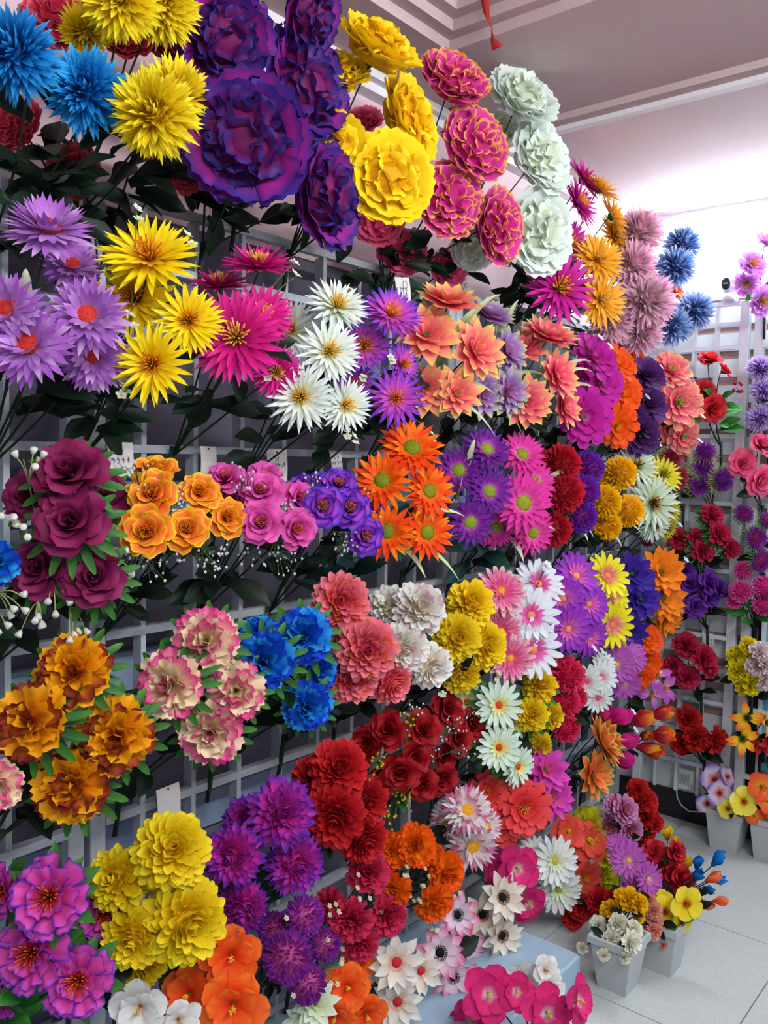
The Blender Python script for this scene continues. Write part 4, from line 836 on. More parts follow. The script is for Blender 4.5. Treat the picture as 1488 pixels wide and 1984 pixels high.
B('dahlia_bouquet', 'cream white dahlias with golden hearts left of yellow dahlias', 'dahlia', 'cream', [(812, 1180, 54, .03), (755, 1178, 44, -.05), (782, 1255, 50, .03), (830, 1290, 46, .04)], 'L', .23, group=GB, fil=[('tiny', [(858, 1345), (738, 1160)])])
B('dahlia_bouquet', 'butter yellow dahlias right of the cream white dahlias', 'dahlia', 'yellowd', [(910, 1170, 48, .02), (885, 1235, 48, .03), (935, 1250, 48, .04), (890, 1302, 42, .0)], 'L', .23, group=GB, fil=[('tiny', [(965, 1305), (950, 1365)])])
B('daisy_bouquet', 'pink daisies with cream petal edges beside yellow dahlias', 'whitedaisy', 'pinkyel', [(970, 1145, 46, 0, (.25, .45, .8)), (968, 1222, 40, 0, (.1, 0, 1)), (988, 1275, 42, .03, (.25, 0, 1)), (960, 1185, 34, -.05)], 'L', .23, group=GB, nleaf=4)
B('daisy_bouquet', 'large white daisies with pink hearts, fourth row', 'whitedaisy', 'whited', [(1042, 1132, 46, .0, (.2, .55, .8)), (1028, 1192, 50, .04, (.2, .1, 1)), (1032, 1258, 52, .05, (.25, -.05, 1))], 'L', .24, group=GB, nleaf=4, fil=[('white', [(1055, 1105), (1060, 1095)])])
B('daisy_bouquet', 'purple daisies with pink hearts beside the large white daisies', 'whitedaisy', 'purpled', [(1115, 1116, 44, .0, (.3, .4, .8)), (1090, 1160, 40, .0, (0, .15, 1)), (1140, 1170, 38, .03, (.35, .1, 1)), (1100, 1218, 42, .04, (.1, -.1, 1)), (1142, 1235, 36, .0)], 'L', .24, group=GB, nleaf=4)
B('daisy_bouquet', 'lemon yellow daisies with pink hearts, fourth row', 'whitedaisy', 'yellowdz', [(1175, 1116, 42, .0, (.3, .4, .8)), (1185, 1155, 38, -.02, (.5, .2, .8)), (1185, 1210, 42, .03, (.3, -.05, .9))], 'L', .24, group=GB, nleaf=4)
B('daisy_bouquet', 'indigo flowers with green hearts beside the lemon daisies', 'lotus', 'indigo', [(1224, 1112, 40, .0, (.2, .3, 1)), (1240, 1160, 38, .0), (1218, 1225, 34)], 'L', .24, group=GB, nleaf=5)
B('star_flower_bouquet', 'orange star flowers with green hearts near the corner', 'lotus', 'ostar', [(1282, 1108, 42, .02, (.25, .25, 1)), (1285, 1160, 42, .02, (.4, 0, 1)), (1290, 1202, 30, .02, (.4, -.4, .9))], 'L', .25, group=GB, nleaf=5, fil=[('white', [(1328, 1086), (1283, 1120), (1262, 1178)])])
B('zinnia_bouquet', 'amber zinnias below the orange star flowers', 'zinnia', 'zorange', [(1252, 1238, 30), (1255, 1285, 27), (1240, 1310, 24)], 'L', .24, group=GB, nleaf=4, fil=[('white', [(1262, 1258), (1275, 1300)])])
B('daisy_bouquet', 'mauve daisies below the indigo flowers', 'whitedaisy', 'mauve', [(1212, 1248, 30), (1195, 1288, 34), (1225, 1275, 28), (1210, 1325, 30)], 'L', .24, group=GB, nleaf=5, fil=[('white', [(1165, 1262), (1150, 1258)])])
B('lily_bouquet', 'purple lilies hanging below the amber zinnias', 'lily', 'mauve', [(1270, 1310, 36), (1285, 1332, 34, .02), (1262, 1345, 32)], 'L', .24, group=GB, nleaf=5)
# ---------------------------------------------------------------- fifth row
B('dahlia_bouquet', 'crimson red dahlias under the coral pink ones', 'dahlia', 'crimson', [(655, 1490, 58, .02), (648, 1578, 62, .05), (706, 1550, 48, .0), (700, 1622, 50, .0), (605, 1505, 40, -.05)], 'L', .23, group=GB)
B('rose_bouquet', 'dark red roses with yellow berries in the centre', 'rose', 'redrose', [(752, 1415, 36, .02), (819, 1415, 36, .03), (710, 1440, 32, -.03), (866, 1375, 34, -.02), (915, 1402, 28, -.03), (803, 1468, 32, .03), (775, 1498, 36, .05), (818, 1522, 30, .03), (855, 1510, 32, .04), (888, 1432, 30, 0), (738, 1515, 28, -.03), (862, 1465, 24, -.03)], 'L', .23, group=GB, leaf='green', nleaf=7, lsize=.05, fil=[('berry', [(745, 1465), (720, 1480), (785, 1400), (790, 1550), (765, 1555), (742, 1590)]), ('gyp', [(795, 1385), (850, 1430), (885, 1405), (822, 1455), (900, 1450)])])
B('daisy_bouquet', 'pale green daisies with orange eyes above green collars', 'whitedaisy', 'wcollar', [(966, 1366, 42, .03, (.2, .1, 1)), (966, 1448, 40, .04, (.2, .1, 1)), (1003, 1485, 36, .02, (.6, -.1, .7)), (994, 1405, 30, -.02, (.6, 0, .7)), (905, 1360, 34, -.06)], 'L', .23, group=GB, collar='short', nleaf=4)
B('aster_bouquet', 'deep yellow asters with green collars right of pale green daisies', 'dahlia', 'ycollar', [(1046, 1328, 34, .02), (1030, 1385, 34, .02), (1066, 1385, 28, .0), (1046, 1442, 24, .0)], 'L', .23, group=GB, collar='short', nleaf=4)
B('pompom_bouquet', 'rose red pompom flowers beside the deep yellow asters', 'pompom', 'rosepom', [(1097, 1308, 34, .02), (1092, 1362, 30, .01), (1112, 1350, 24), (1096, 1410, 26, .02)], 'L', .23, group=GB, nleaf=5)
B('daisy_bouquet', 'small white daisies with pink eyes right of rose red pompoms', 'whitedaisy', 'wsmall', [(1137, 1320, 28), (1165, 1312, 30, .02), (1158, 1352, 28, .02), (1170, 1285, 22)], 'L', .24, group=GB, nleaf=6)
B('hibiscus_bouquet', 'orange saucer flowers edged in green, seen from the side', 'lotus', 'oranged', [(1166, 1440, 46, .02, (.75, .45, .35)), (1150, 1500, 44, .03, (.6, .1, .7)), (1178, 1425, 40, 0, (.8, .5, .2))], 'L', .26, group=GB, nleaf=8, lsize=.06)
B('tulip_bouquet', 'magenta cupped tulips near the corner, low on the wall', 'bud', 'tulipm', [(1192, 1392, 28, 0, (.8, .5, .2)), (1203, 1440, 28, 0, (.8, .3, .3)), (1200, 1475, 26, 0, (.8, .1, .4)), (1160, 1390, 26, -.03, (.5, .6, .4))], 'L', .25, group=GB, nleaf=6)
B('tulip_bouquet', 'red and orange cupped blooms beside the magenta tulips', 'bud', 'mixred', [(1240, 1395, 30, .02, (.7, .4, .4)), (1275, 1385, 24, .02, (.8, .3, .3)), (1278, 1425, 28, .02, (.7, .1, .4)), (1250, 1450, 28, .02, (.6, 0, .6)), (1250, 1425, 20, 0, (.3, .2, .8))], 'L', .25, group=GB, nleaf=7, lsize=.06, fil=[('white', [(1225, 1380), (1230, 1415), (1285, 1415)])])
# ---------------------------------------------------------------- lowest rows
B('peony_bouquet', 'magenta open peonies with blue rims, bottom left corner', 'openpeony', 'magblue', [(97, 1737, 70, .05, (.1, .3, 1)), (62, 1845, 68, .02, (-.05, .25, 1)), (152, 1898, 64, .06, (.2, .25, 1)), (200, 1772, 46, -.04, (.3, .1, 1)), (8, 1725, 48, -.04, (-.3, .2, 1)), (0, 1935, 40, -.05)], 'L', .24, group=GB, collar='broad', nleaf=8, leaf='green')
B('dahlia_bouquet', 'large yellow ball dahlias near the bottom left corner', 'dahlia', 'yellowball', [(332, 1648, 74, .04), (230, 1702, 60, -.02), (358, 1782, 80, .07), (260, 1812, 60, .02), (268, 1862, 56, -.03)], 'L', .24, group=GB)
B('dahlia_bouquet', 'violet pink ball dahlias with blue petal tips', 'bigdahlia', 'purpleball', [(543, 1575, 68, .04), (453, 1657, 60, .02), (570, 1672, 58, .03), (470, 1755, 52, .02), (480, 1590, 50, -.06)], 'L', .23, group=GB)
B('hibiscus_bouquet', 'vivid orange hibiscus at the bottom below violet dahlias', 'hibiscus', 'ohib', [(447, 1850, 58, .03, (.2, .1, 1)), (452, 1945, 64, .06, (.1, .05, 1)), (368, 1925, 54, -.02, (-.2, .2, 1)), (400, 1865, 44, -.05, (-.2, .3, 1))], 'L', .24, group=GB, nleaf=5)
B('hibiscus_bouquet', 'white ruffled flowers cut by the bottom edge below yellow dahlias', 'hibiscus', 'whib', [(272, 1950, 52, .02), (345, 1975, 44, .03), (245, 1905, 34, -.05)], 'L', .24, group=GB, nleaf=4)
B('aster_bouquet', 'purple asters with pink hearts, low centre', 'pompom', 'paster', [(589, 1775, 36, .02), (556, 1855, 46, .05), (628, 1830, 30, .02), (594, 1905, 36, .03), (530, 1800, 30, -.05)], 'L', .22, group=GB, nleaf=7, lsize=.05, fil=[('star', [(560, 1800), (610, 1825), (640, 1845), (540, 1840), (610, 1870), (560, 1900), (650, 1880)])])
B('carnation_bouquet', 'crimson pink carnations beside the purple asters', 'carnation', 'crimc', [(680, 1782, 40, .04), (712, 1690, 38, .0), (750, 1772, 36, .04), (698, 1826, 34, .02), (640, 1755, 30, -.05)], 'L', .22, group=GB, nleaf=6, lsize=.05, fil=[('star', [(680, 1730), (700, 1740), (720, 1790), (650, 1770), (660, 1820)])])
B('marigold_bouquet', 'orange marigolds with dark foliage, low centre', 'carnation', 'marig', [(804, 1638, 38, .02), (760, 1648, 32, -.02), (862, 1688, 36, .03), (762, 1722, 32, .02), (840, 1745, 36, .04), (835, 1660, 26, -.04)], 'L', .23, group=GB, nleaf=9, lsize=.055, fil=[('star', [(780, 1690), (820, 1700), (800, 1740), (840, 1780), (885, 1720)])])
B('dahlia_bouquet', 'white dahlias with magenta tips above cream anemones', 'mum', 'wpink', [(905, 1570, 46, .02), (915, 1638, 48, .03), (870, 1590, 38, -.05), (940, 1600, 36, 0)], 'L', .23, group=GB, nleaf=5)
B('dahlia_bouquet', 'coral red open flowers right of magenta tipped dahlias', 'zinnia', 'corals', [(1014, 1565, 50, .03, (.2, .05, 1)), (966, 1595, 44, -.03), (945, 1535, 36, -.05), (965, 1545, 36, -.03)], 'L', .23, group=GB, nleaf=5)
B('lotus_bouquet', 'magenta lotus flowers with orange tips above coral red flowers', 'lotus', 'maglot', [(1058, 1490, 42, .02, (.3, .4, .8)), (1068, 1542, 42, .02, (.4, .2, .8)), (1040, 1515, 34, -.03)], 'L', .24, group=GB, nleaf=5)
B('anemone_bouquet', 'pink and white anemones with black eyes', 'anemone', 'pinkane', [(886, 1772, 40, .02, (.2, .2, 1)), (852, 1845, 48, .05, (.05, .2, 1)), (878, 1892, 42, .04, (.2, 0, 1)), (910, 1830, 34, -.02)], 'L', .22, group=GB, nleaf=5)
B('anemone_bouquet', 'cream anemones with black eyes right of the pink ones', 'anemone', 'creamane', [(973, 1738, 44, .03, (.3, .25, .9)), (935, 1772, 40, -.02, (0, .1, 1)), (972, 1812, 42, .03, (.4, 0, .9)), (930, 1820, 30, -.04)], 'L', .23, group=GB, nleaf=5)
B('anemone_bouquet', 'cream anemones with red eyes by the bottom edge', 'anemone', 'whiteane', [(768, 1864, 50, .05, (.05, .15, 1)), (815, 1880, 42, .04, (.3, 0, 1)), (770, 1940, 48, .04, (.05, .1, 1)), (718, 1868, 36, -.05)], 'L', .22, group=GB, nleaf=5)
B('hibiscus_bouquet', 'small orange hibiscus at the bottom beside red eyed anemones', 'hibiscus', 'ohib', [(672, 1912, 44, .03), (650, 1965, 40, .03), (708, 1962, 42, .04), (690, 1868, 34, -.03)], 'L', .22, group=GB, nleaf=5)
B('lotus_bouquet', 'pale green flowers at the bottom between purple asters and orange hibiscus', 'lotus', 'greenwhite', [(610, 1945, 40, .02), (590, 1975, 34, .0)], 'L', .22, group=GB, nleaf=4)
B('daisy_bouquet', 'pure white gerberas with lime eyes, low right', 'whitedaisy', 'wgerb', [(1074, 1668, 42, .03, (.3, .2, 1)), (1082, 1722, 42, .03, (.2, 0, 1)), (1038, 1655, 30, -.02), (1045, 1725, 34, -.03)], 'L', .24, group=GB, nleaf=5)
B('hibiscus_bouquet', 'hot pink ruffled flowers left of white gerberas', 'hibiscus', 'hotpink', [(1000, 1682, 42, .02, (.3, .2, 1)), (1022, 1748, 36, .0), (970, 1690, 34, -.04)], 'L', .24, group=GB, nleaf=5)
B('hibiscus_bouquet', 'coral hibiscus right of the white gerberas', 'hibiscus', 'coralhib', [(1140, 1632, 36, .02), (1130, 1700, 36, .02), (1100, 1612, 32, -.02), (1115, 1660, 28, -.03), (1125, 1730, 30, 0)], 'L', .26, group=GB, nleaf=5)
B('pansy_bouquet', 'yellow green frilly blooms behind coral hibiscus', 'carnation', 'yelgreen', [(1140, 1600, 34, -.02), (1168, 1645, 34, .0, (.6, .1, .7)), (1166, 1706, 36, .0, (.4, -.1, .9))], 'L', .28, group=GB, nleaf=4)
B('hibiscus_bouquet', 'deep pink hibiscus with white throats cut by the bottom edge', 'hibiscus', 'hotpink', [(945, 1925, 50, .02, (.1, .3, 1)), (1058, 1962, 50, .06, (.2, .3, 1)), (1115, 1938, 42, .05, (.7, .2, .6)), (915, 1972, 40, .0), (1000, 1920, 34, -.02)], 'P', yp=1.75, group=GP, nleaf=0, base=(.55, 1.80, .03))
B('hibiscus_bouquet', 'cream white flowers above the bottom deep pink hibiscus', 'hibiscus', 'whib', [(1018, 1902, 38, .0), (1055, 1880, 30, .0), (1062, 1915, 32, .02)], 'P', yp=1.95, group=GP, nleaf=0, base=(.48, 2.0, .03))
B('aster_bouquet', 'small purple and red aster resting low above the plinth', 'aster', 'asterrp', [(1082, 1808, 24), (1078, 1825, 22)], 'L', .2, group=GB, nleaf=3, drop=.1)
# ---------------------------------------------------------------- far wall
B('rose_bouquet', 'bright red roses with berries and green leaves on the far wall', 'rose', 'redrose2', [(1374, 697, 23, 0, (0, .8, .5)), (1403, 718, 16, 0, (.6, .5, .4)), (1380, 792, 26, .03), (1366, 758, 22)], 'F', .14, leaf='green', nleaf=12, lsize=.085, group=GF, fil=[('redberry', [(1430, 750), (1340, 740)]), ('white', [(1350, 755)])])
B('chrysanthemum_bouquet', 'lilac white spiky chrysanthemums at the right edge', SB, 'lilacs', [(1474, 714, 30), (1480, 758, 28), (1472, 811, 30)], 'F', .14, group=GF, drop=.2)
B('peony_bouquet', 'bright pink roses at the right edge of the far wall', 'rose', 'kpink', [(1478, 862, 25), (1438, 898, 27), (1474, 932, 29)], 'F', .14, group=GF, drop=.2)
B('aster_bouquet', 'violet asters with lime tipped collars, far wall', 'aster', 'asterp', [(1365, 876, 25), (1362, 905, 25), (1398, 930, 26, .02), (1355, 940, 22)], 'F', .14, group=GF, drop=.2)
B('aster_bouquet', 'crimson asters with lime tipped collars near the corner', 'aster', 'asterc', [(1302, 886, 26), (1312, 926, 26), (1290, 895, 22)], 'F', .16, group=GF, drop=.2)
B('carnation_bouquet', 'rose red carnations in the middle of the far wall', 'carnation', 'crimc', [(1378, 999, 22), (1392, 1035, 23, .02), (1316, 1044, 20), (1361, 1068, 22, .02), (1415, 1063, 19), (1348, 1040, 16), (1280, 1092, 12), (1255, 1045, 12)], 'F', .14, group=GF, collar='short', drop=.2)
B('aster_bouquet', 'asters with red hearts and violet rims at the right edge', 'aster', 'asterrp', [(1440, 997, 22), (1464, 1043, 25, .02), (1474, 1086, 25), (1484, 1010, 20)], 'F', .14, group=GF, drop=.2)
B('aster_bouquet', 'hot pink asters below the red hearted ones at right', 'pompom', 'asterk', [(1440, 1105, 17), (1435, 1146, 21, .02), (1480, 1138, 22), (1478, 1172, 20), (1422, 1165, 14)], 'F', .14, leaf='green', nleaf=9, group=GF, drop=.2)
B('rose_bouquet', 'violet roses beside the post of the far lattice', 'rose', 'prosefar', [(1327, 1105, 19), (1336, 1130, 23), (1373, 1128, 24, .02), (1347, 1176, 22, .02), (1376, 1158, 20), (1396, 1140, 18), (1318, 1152, 16)], 'F', .14, group=GF, drop=.2, fil=[('berry', [(1343, 1150), (1365, 1190)])])
B('carnation_bouquet', 'crimson carnations beside a white paper tag, far wall', 'carnation', 'crimc', [(1329, 1250, 24), (1363, 1277, 26, .02), (1333, 1313, 22, .02), (1303, 1291, 19), (1375, 1295, 18)], 'F', .14, group=GF, drop=.2, nleaf=9)
B('carnation_bouquet', 'scarlet carnations low on the far wall', 'carnation', 'redc', [(1333, 1393, 24), (1347, 1430, 25, .02), (1385, 1432, 24), (1320, 1440, 20)], 'F', .14, group=GF, drop=.17, nleaf=8)
B('carnation_bouquet', 'lemon yellow carnations on the right far lattice', 'carnation', 'yelfar', [(1428, 1272, 20), (1432, 1299, 23, .02), (1450, 1252, 18), (1456, 1324, 22, .02), (1440, 1330, 16)], 'F', .13, group=GF, drop=.17)
B('carnation_bouquet', 'pale pink blossoms right of the lemon yellow carnations', 'carnation', 'palefar', [(1472, 1264, 20), (1465, 1290, 19), (1484, 1285, 20), (1482, 1318, 20)], 'F', .15, group=GF, drop=.17)
B('lily_bouquet', 'orange lilies with yellow throats on the right far lattice', 'lily', 'lilyo', [(1446, 1390, 34, 0, (0, .1, 1)), (1437, 1430, 34, .03, (0, .05, 1)), (1482, 1400, 28, 0)], 'F', .14, group=GF, drop=.15)
B('lily_bouquet', 'red lilies right of the orange lilies at the frame edge', 'lily', 'redc', [(1470, 1438, 28), (1488, 1440, 24)], 'F', .13, group=GF, drop=.15)
B('peony_bouquet', 'lilac pink open peonies at the upper right edge', 'openpeony', 'lilypink', [(1455, 515, 28), (1446, 548, 24, 0, (-.3, -.5, .6)), (1474, 584, 29, .02), (1484, 470, 24)], 'F', .14, group=GF, drop=.14, leaf='green')

# ================================================================== POTS ON THE FLOOR
def pot(cx, cy, b, t, h, label, rot=0.0):
    r = bpy.data.objects.new('flower_pot', None); COL.objects.link(r); r.location = (cx, cy, 0); r.rotation_euler = (0, 0, rot)
    tag(r, label, 'flower pot', 'white square flower pots on the floor')
    A = []; b2 = b / 2; t2 = t / 2; k = .005
    v = []; 
    for (s, z) in ((b2, 0), (t2, h), (t2 - k, h), (b2 - k, .01)): v += [(-s, -s, z), (s, -s, z), (s, s, z), (-s, s, z)]
    f = [(3, 2, 1, 0)]
    for q in range(3):
        for i in range(4): f.append((q * 4 + i, q * 4 + (i + 1) % 4, q * 4 + 4 + (i + 1) % 4, q * 4 + 4 + i))
    f.append((12, 13, 14, 15))
    obj('pot_body', mk('pot_body', v, f, m=M_POT), r)
    v = []; o = t2 + .005; z0 = h - .018
    for (s, z) in ((t2 - .001, z0), (o, z0), (o, h + .002), (t2 - k, h + .002)): v += [(-s, -s, z), (s, -s, z), (s, s, z), (-s, s, z)]
    f = []
    for q in range(3):
        for i in range(4): f.append((q * 4 + i, q * 4 + (i + 1) % 4, q * 4 + 4 + (i + 1) % 4, q * 4 + 4 + i))
    obj('pot_rim', mk('pot_rim', v, f, m=M_POT), r)
    return r
pot(.515, 2.285, .085, .125, .15, 'white square flower pot holding small white carnations')
pot(.575, 2.46, .085, .12, .15, 'white square flower pot behind, holding yellow daisies and buds')
pot(.30, 2.80, .085, .12, .16, 'pale square flower pot with red carnations near the corner')
pot(.455, 3.42, .10, .135, .16, 'white square flower pot with purple and yellow pansies by the far wall')
pot(.615, 3.44, .10, .135, .16, 'white square flower pot at the right frame edge with orange pansies')
b1 = (.515, 2.285, .13); b2 = (.575, 2.46, .13); b3 = (.30, 2.80, .14); b4 = (.455, 3.42, .14); b5 = (.615, 3.44, .14)
B('carnation_bouquet', 'small cream white carnations in the front flower pot', 'carnation', 'smallwhite', [(1159, 1794, 17), (1197, 1790, 20), (1228, 1802, 17), (1222, 1826, 21, .04), (1183, 1818, 18, .03), (1150, 1822, 12), (1128, 1836, 11, .05), (1170, 1850, 12, .07), (1210, 1855, 12, .07)], 'P', yp=2.28, base=b1, group=GP)
B('carnation_bouquet', 'golden small carnations behind the cream white ones, front pot', 'carnation', 'yellowpom', [(1186, 1764, 21), (1218, 1742, 21), (1238, 1752, 18), (1236, 1776, 14), (1205, 1735, 14)], 'P', yp=2.33, base=b1, group=GP)
B('carnation_bouquet', 'salmon pink small carnations beside the golden ones in pots', 'carnation', 'salmon', [(1265, 1765, 17), (1266, 1785, 18), (1264, 1805, 18, .02), (1285, 1832, 8), (1258, 1745, 13), (1250, 1785, 12)], 'P', yp=2.40, base=b2, group=GP)
B('daisy_bouquet', 'yellow five petal flowers with red throats in the rear pot', 'pansy', 'ydaisy', [(1328, 1750, 34, .02, (.3, .1, 1)), (1288, 1765, 30, .02), (1290, 1805, 24, .02), (1320, 1785, 24), (1285, 1745, 20)], 'P', yp=2.46, base=b2, group=GP, leaf='green')
B('tulip_bouquet', 'coral and orange tulip buds leaning out of the rear pot', 'bud', 'budo', [(1392, 1746, 15, 0, (.9, .1, .2)), (1368, 1752, 15, 0, (.8, 0, .4)), (1377, 1703, 18, 0, (.7, .5, .3)), (1350, 1745, 14, 0, (.6, 0, .6))], 'P', yp=2.52, base=b2, group=GP, nleaf=3)
B('tulip_bouquet', 'bright blue tulip buds at the right of the floor pots', 'bud', 'budb', [(1388, 1668, 20, 0, (.5, .8, .3)), (1352, 1675, 18, 0, (.1, .9, .4)), (1350, 1700, 19, .02, (.2, .7, .6)), (1390, 1705, 16, 0, (.8, .2, .3)), (1370, 1722, 12, 0, (.9, -.2, .3))], 'P', yp=2.55, base=b2, group=GP, nleaf=3)
B('tulip_bouquet', 'single yellow tulip bud rising above the floor pots', 'bud', 'budy', [(1293, 1617, 18, 0, (-.1, .9, .3)), (1305, 1632, 14, 0, (.3, .8, .3)), (1328, 1672, 16, 0, (.5, .6, .5))], 'P', yp=2.6, base=b2, group=GP, nleaf=3)
B('rose_bouquet', 'dark red and scarlet roses in the middle of the floor pots', 'rose', 'budr', [(1310, 1650, 20), (1280, 1672, 30), (1268, 1650, 22), (1320, 1702, 24, .03), (1300, 1692, 22, .02), (1258, 1712, 20), (1330, 1715, 20, .03), (1290, 1725, 20)], 'P', yp=2.58, base=b2, group=GP, nleaf=4)
B('daisy_bouquet', 'mauve gerberas with gold eyes behind the front pot', 'whitedaisy', 'mauve', [(1218, 1668, 34, .02), (1256, 1703, 28, .03), (1226, 1725, 28, .02), (1200, 1640, 22), (1270, 1720, 16)], 'P', yp=2.45, base=b1, group=GP, nleaf=5)
B('anemone_bouquet', 'plum flowers with pale rims above the mauve gerberas', 'zinnia', 'plum', [(1178, 1602, 26), (1210, 1570, 26), (1222, 1608, 24), (1190, 1560, 20), (1205, 1635, 20)], 'P', yp=2.62, base=(.42, 2.62, .2), group=GP, nleaf=7)
B('carnation_bouquet', 'tall scarlet carnations near the room corner, rising from a pot', 'carnation', 'redc', [(1245, 1552, 28), (1252, 1582, 24), (1248, 1610, 22), (1248, 1638, 20), (1270, 1595, 16), (1235, 1530, 20)], 'P', yp=2.85, base=b3, group=GP, nleaf=5)
B('carnation_bouquet', 'dark crimson carnations low behind the front pot', 'carnation', 'crimson', [(1125, 1758, 24), (1160, 1745, 24), (1185, 1742, 18), (1110, 1780, 20)], 'P', yp=2.45, base=(.40, 2.45, .12), group=GP, nleaf=6)
B('pansy_bouquet', 'purple pansies with white throats in a far pot', 'pansy', 'pansyp', [(1383, 1510, 28, 0, (-.1, .2, 1)), (1393, 1536, 26, .04, (0, .1, 1)), (1370, 1556, 22, .03), (1408, 1505, 20)], 'P', yp=3.38, base=b4, group=GP, nleaf=4)
B('pansy_bouquet', 'pale yellow pansy blooms in a far pot beside purple ones', 'pansy', 'pansyy', [(1440, 1552, 29, .05, (0, .1, 1)), (1410, 1566, 20, .05)], 'P', yp=3.38, base=b4, group=GP, nleaf=4)
B('pansy_bouquet', 'orange pansies in the pot at the right frame edge', 'pansy', 'pansyo', [(1474, 1525, 28, .03), (1484, 1550, 24, .03), (1460, 1580, 18, .04), (1486, 1572, 18)], 'P', yp=3.40, base=b5, group=GP, nleaf=4)

# ================================================================== SMALL THINGS
def price_tag(px, py, w, h, rot, label, ink=True, x=.03, wall='L', logo=False):
    p = at(px, py, 0, LX + x) if wall == 'L' else at(px, py, 1, LFY - .012)
    k = depth(p) / F_PX
    W = w * k / (.72 if wall == 'L' else .95); H = h * k
    r = bpy.data.objects.new('price_tag', None); COL.objects.link(r); r.location = p
    tag(r, label, 'price tag', 'paper price tags on the lattices')
    r.rotation_euler = (radians(rot), 0, 0) if wall == 'L' else (0, radians(rot), 0)
    def V(a, b, o): return (o, a, b) if wall == 'L' else (a, -o, b)
    v = []; f = []; n = 5
    for i in range(n + 1):
        b = H / 2 - H * i / n; o = .003 * sin(pi * i / n) + .0015 * (i / n) ** 2
        for a in (-W / 2, W / 2): v += [V(a, b, o), V(a, b, o - .0008)]
    for i in range(n):
        q = i * 4; f += [(q, q + 4, q + 6, q + 2), (q + 1, q + 3, q + 7, q + 5), (q, q + 1, q + 5, q + 4), (q + 2, q + 6, q + 7, q + 3)]
    f += [(0, 2, 3, 1), (n * 4, n * 4 + 1, n * 4 + 3, n * 4 + 2)]
    obj('paper', mk('paper', v, f, m=M_PAPER), r)
    v, f = lathe([(.0022, 0), (.0022, .001)], 8)
    if wall == 'L': v = v[:, [2, 0, 1]]
    else: v = np.stack([v[:, 0], -v[:, 2], v[:, 1]], 1)
    o = obj('nail', mk('nail', v, f, m=M_BLACK), r, loc=V(0, H * .42, .0012))
    if ink:
        rng = random.Random(len(label)); v = []; f = []; nn = 0
        def stroke(a0, b0, a1, b1, th=.0006):
            nonlocal nn
            d = math.hypot(a1 - a0, b1 - b0) or 1e-6; na, nb = -(b1 - b0) / d * th, (a1 - a0) / d * th
            def oo(b): return .003 * sin(pi * (.5 - b / H)) + .0015 * (.5 - b / H) ** 2 + .0005
            v.extend([V(a0 + na, b0 + nb, oo(b0)), V(a0 - na, b0 - nb, oo(b0)), V(a1 - na, b1 - nb, oo(b1)), V(a1 + na, b1 + nb, oo(b1))]); f.append((nn, nn + 1, nn + 2, nn + 3)); nn += 4
        rows = [(.22, 2), (0, 4), (-.28, 3)] if not logo else [(.05, 3), (-.1, 3), (-.22, 3), (-.34, 3)]
        for (bc, cnt) in rows:
            s = min(W / 6, H / 9)
            for c_ in range(cnt):
                a = (c_ - (cnt - 1) / 2) * s * 1.5; b = bc * H
                for _ in range(4):
                    a0, b0 = a + rng.uniform(-.5, .5) * s, b + rng.uniform(-.5, .5) * s
                    if rng.random() < .5: stroke(a0 - s * .4, b0, a0 + s * .4, b0 + rng.uniform(-.1, .2) * s)
                    else: stroke(a0, b0 + s * .5, a0 + rng.uniform(-.4, .2) * s, b0 - s * .5)
        if logo:
            for i in range(10):
                t0, t1 = 2 * pi * i / 10, 2 * pi * (i + 1) / 10; q = W * .16
                stroke(q * cos(t0) + W * .15, H * .22 + q * sin(t0), q * cos(t1) + W * .15, H * .22 + q * sin(t1), .0009)
        obj('handwriting', mk('handwriting', v, f, m=M_INK), r)
price_tag(233, 890, 40, 66, 1, 'white price tag with handwriting above the orange roses')
price_tag(403, 893, 27, 56, 0, 'blank white price tag above the pink roses', ink=False)
price_tag(536, 902, 38, 62, 1, 'white price tag with faint writing between pink and violet roses')
price_tag(651, 897, 22, 42, 8, 'small tilted price tag above the violet roses')
price_tag(780, 563, 32, 50, 8, 'printed price tag with round logo under the dark leaves', logo=True, x=.10)
price_tag(898, 562, 36, 34, -22, 'pinkish price tag on the top rail beneath white peonies', x=.03)
price_tag(432, 1212, 22, 46, -2, 'blank price tag above the cream carnations', ink=False)
price_tag(326, 1553, 38, 62, 3, 'blank price tag above the large yellow dahlias', ink=False)
price_tag(1373, 1240, 20, 24, -14, 'small white tag with blue writing on the far lattice', wall='F')
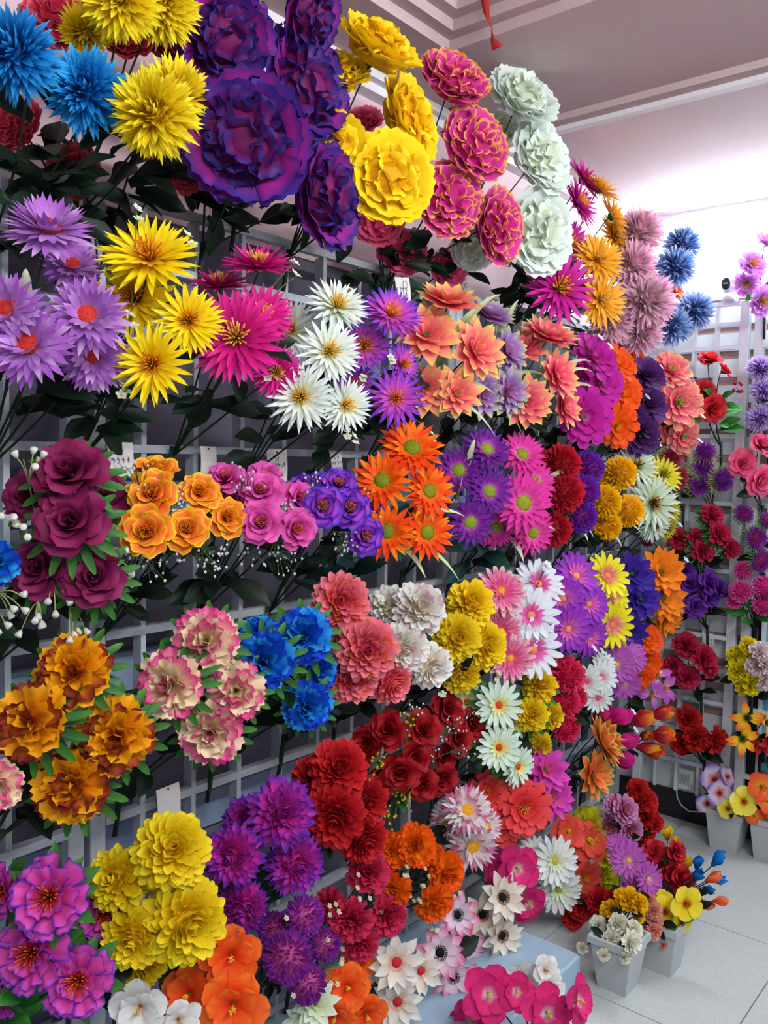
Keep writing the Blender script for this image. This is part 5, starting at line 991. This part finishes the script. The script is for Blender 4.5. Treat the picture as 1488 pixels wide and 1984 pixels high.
# security camera on the far lattice
r = bpy.data.objects.new('security_camera', None); COL.objects.link(r); p = at(1412, 592, 1, LFY + .0); r.location = (p[0], LFY + .01, 2.15)
tag(r, 'small white egg shaped security camera on the far lattice', 'camera')
v, f = lathe([(.026, 0), (.032, .008), (.034, .022), (.026, .034)], 18); obj('base', mk('base', v, f, m=M_CAMW, smooth=True), r)
v, f = lathe([(.012, .034), (.028, .040), (.036, .058), (.036, .074), (.026, .094), (.008, .102)], 18); obj('body', mk('body', v, f, m=M_CAMW, smooth=True), r)
v, f = lathe([(.016, 0), (.018, .003), (.014, .006)], 16)
v[:, 1] *= 1.45
fa = obj('lens_face', mk('lens_face', np.stack([v[:, 0], -v[:, 2], v[:, 1]], 1), f, m=M_BLACK, smooth=True), r, loc=(-.006, -.0335, .068))
v, f = box_vf(-.008, .008, -.008, -.0055, -.002, .001); obj('status_strip', mk('status_strip', v, f, m=M_CAMW), fa)
# socket plate and cable
p = at(1327, 1509, 1, FY - .012)
r = bpy.data.objects.new('socket_plate', None); COL.objects.link(r); r.location = p; tag(r, 'square white wall socket low on the far wall', 'socket')
v, f = box_vf(-.043, .043, -.008, 0, -.043, .043); obj('plate', mk('plate', v, f, m=M_CAMW), r)
v, f = box_vf(-.022, .022, -.0105, -.008, -.022, .022); fc = obj('socket_face', mk('socket_face', v, f, m=M_POT), r)
for (a, b) in ((-.007, .006), (.007, .006), (0, -.008)):
    v, f = box_vf(a - .0012, a + .0012, -.0112, -.0105, b - .005, b + .005); obj('slot', mk('slot', v, f, m=M_BLACK), fc)
pts = [at(x, y, 1, FY - .03) for (x, y) in ((1312, 1492), (1310, 1520), (1312, 1545), (1320, 1560), (1335, 1572), (1358, 1573))]
v, f = tube_vf(pts, .003, sides=6); tag(obj('power_cable', mk('power_cable', v, f, m=M_CAMW, smooth=True)), 'thin white cable drooping from the wall socket', 'cable')
# red ribbon under the coffer
v = []; f = []
pts = [(.30, 1.77, 2.64), (.315, 1.765, 2.60), (.325, 1.76, 2.56), (.345, 1.755, 2.52), (.35, 1.75, 2.49), (.37, 1.745, 2.465)]
for i, q in enumerate(pts):
    wd = .011 if i < 5 else .018
    for s in (-1, 1):
        for t in (0, .0008): v.append((q[0] + s * wd * cos(.6 * i), q[1] + s * wd * sin(.6 * i) * .6 + t, q[2]))
for i in range(5):
    a = i * 4; f += [(a, a + 2, a + 6, a + 4), (a + 1, a + 5, a + 7, a + 3), (a, a + 4, a + 5, a + 1), (a + 2, a + 3, a + 7, a + 6)]
f += [(0, 1, 3, 2), (20, 22, 23, 21)]
tag(obj('ribbon', mk('ribbon', v, f, m=M_RED, smooth=True)), 'torn red ribbon hanging from the ceiling coffer', 'ribbon')
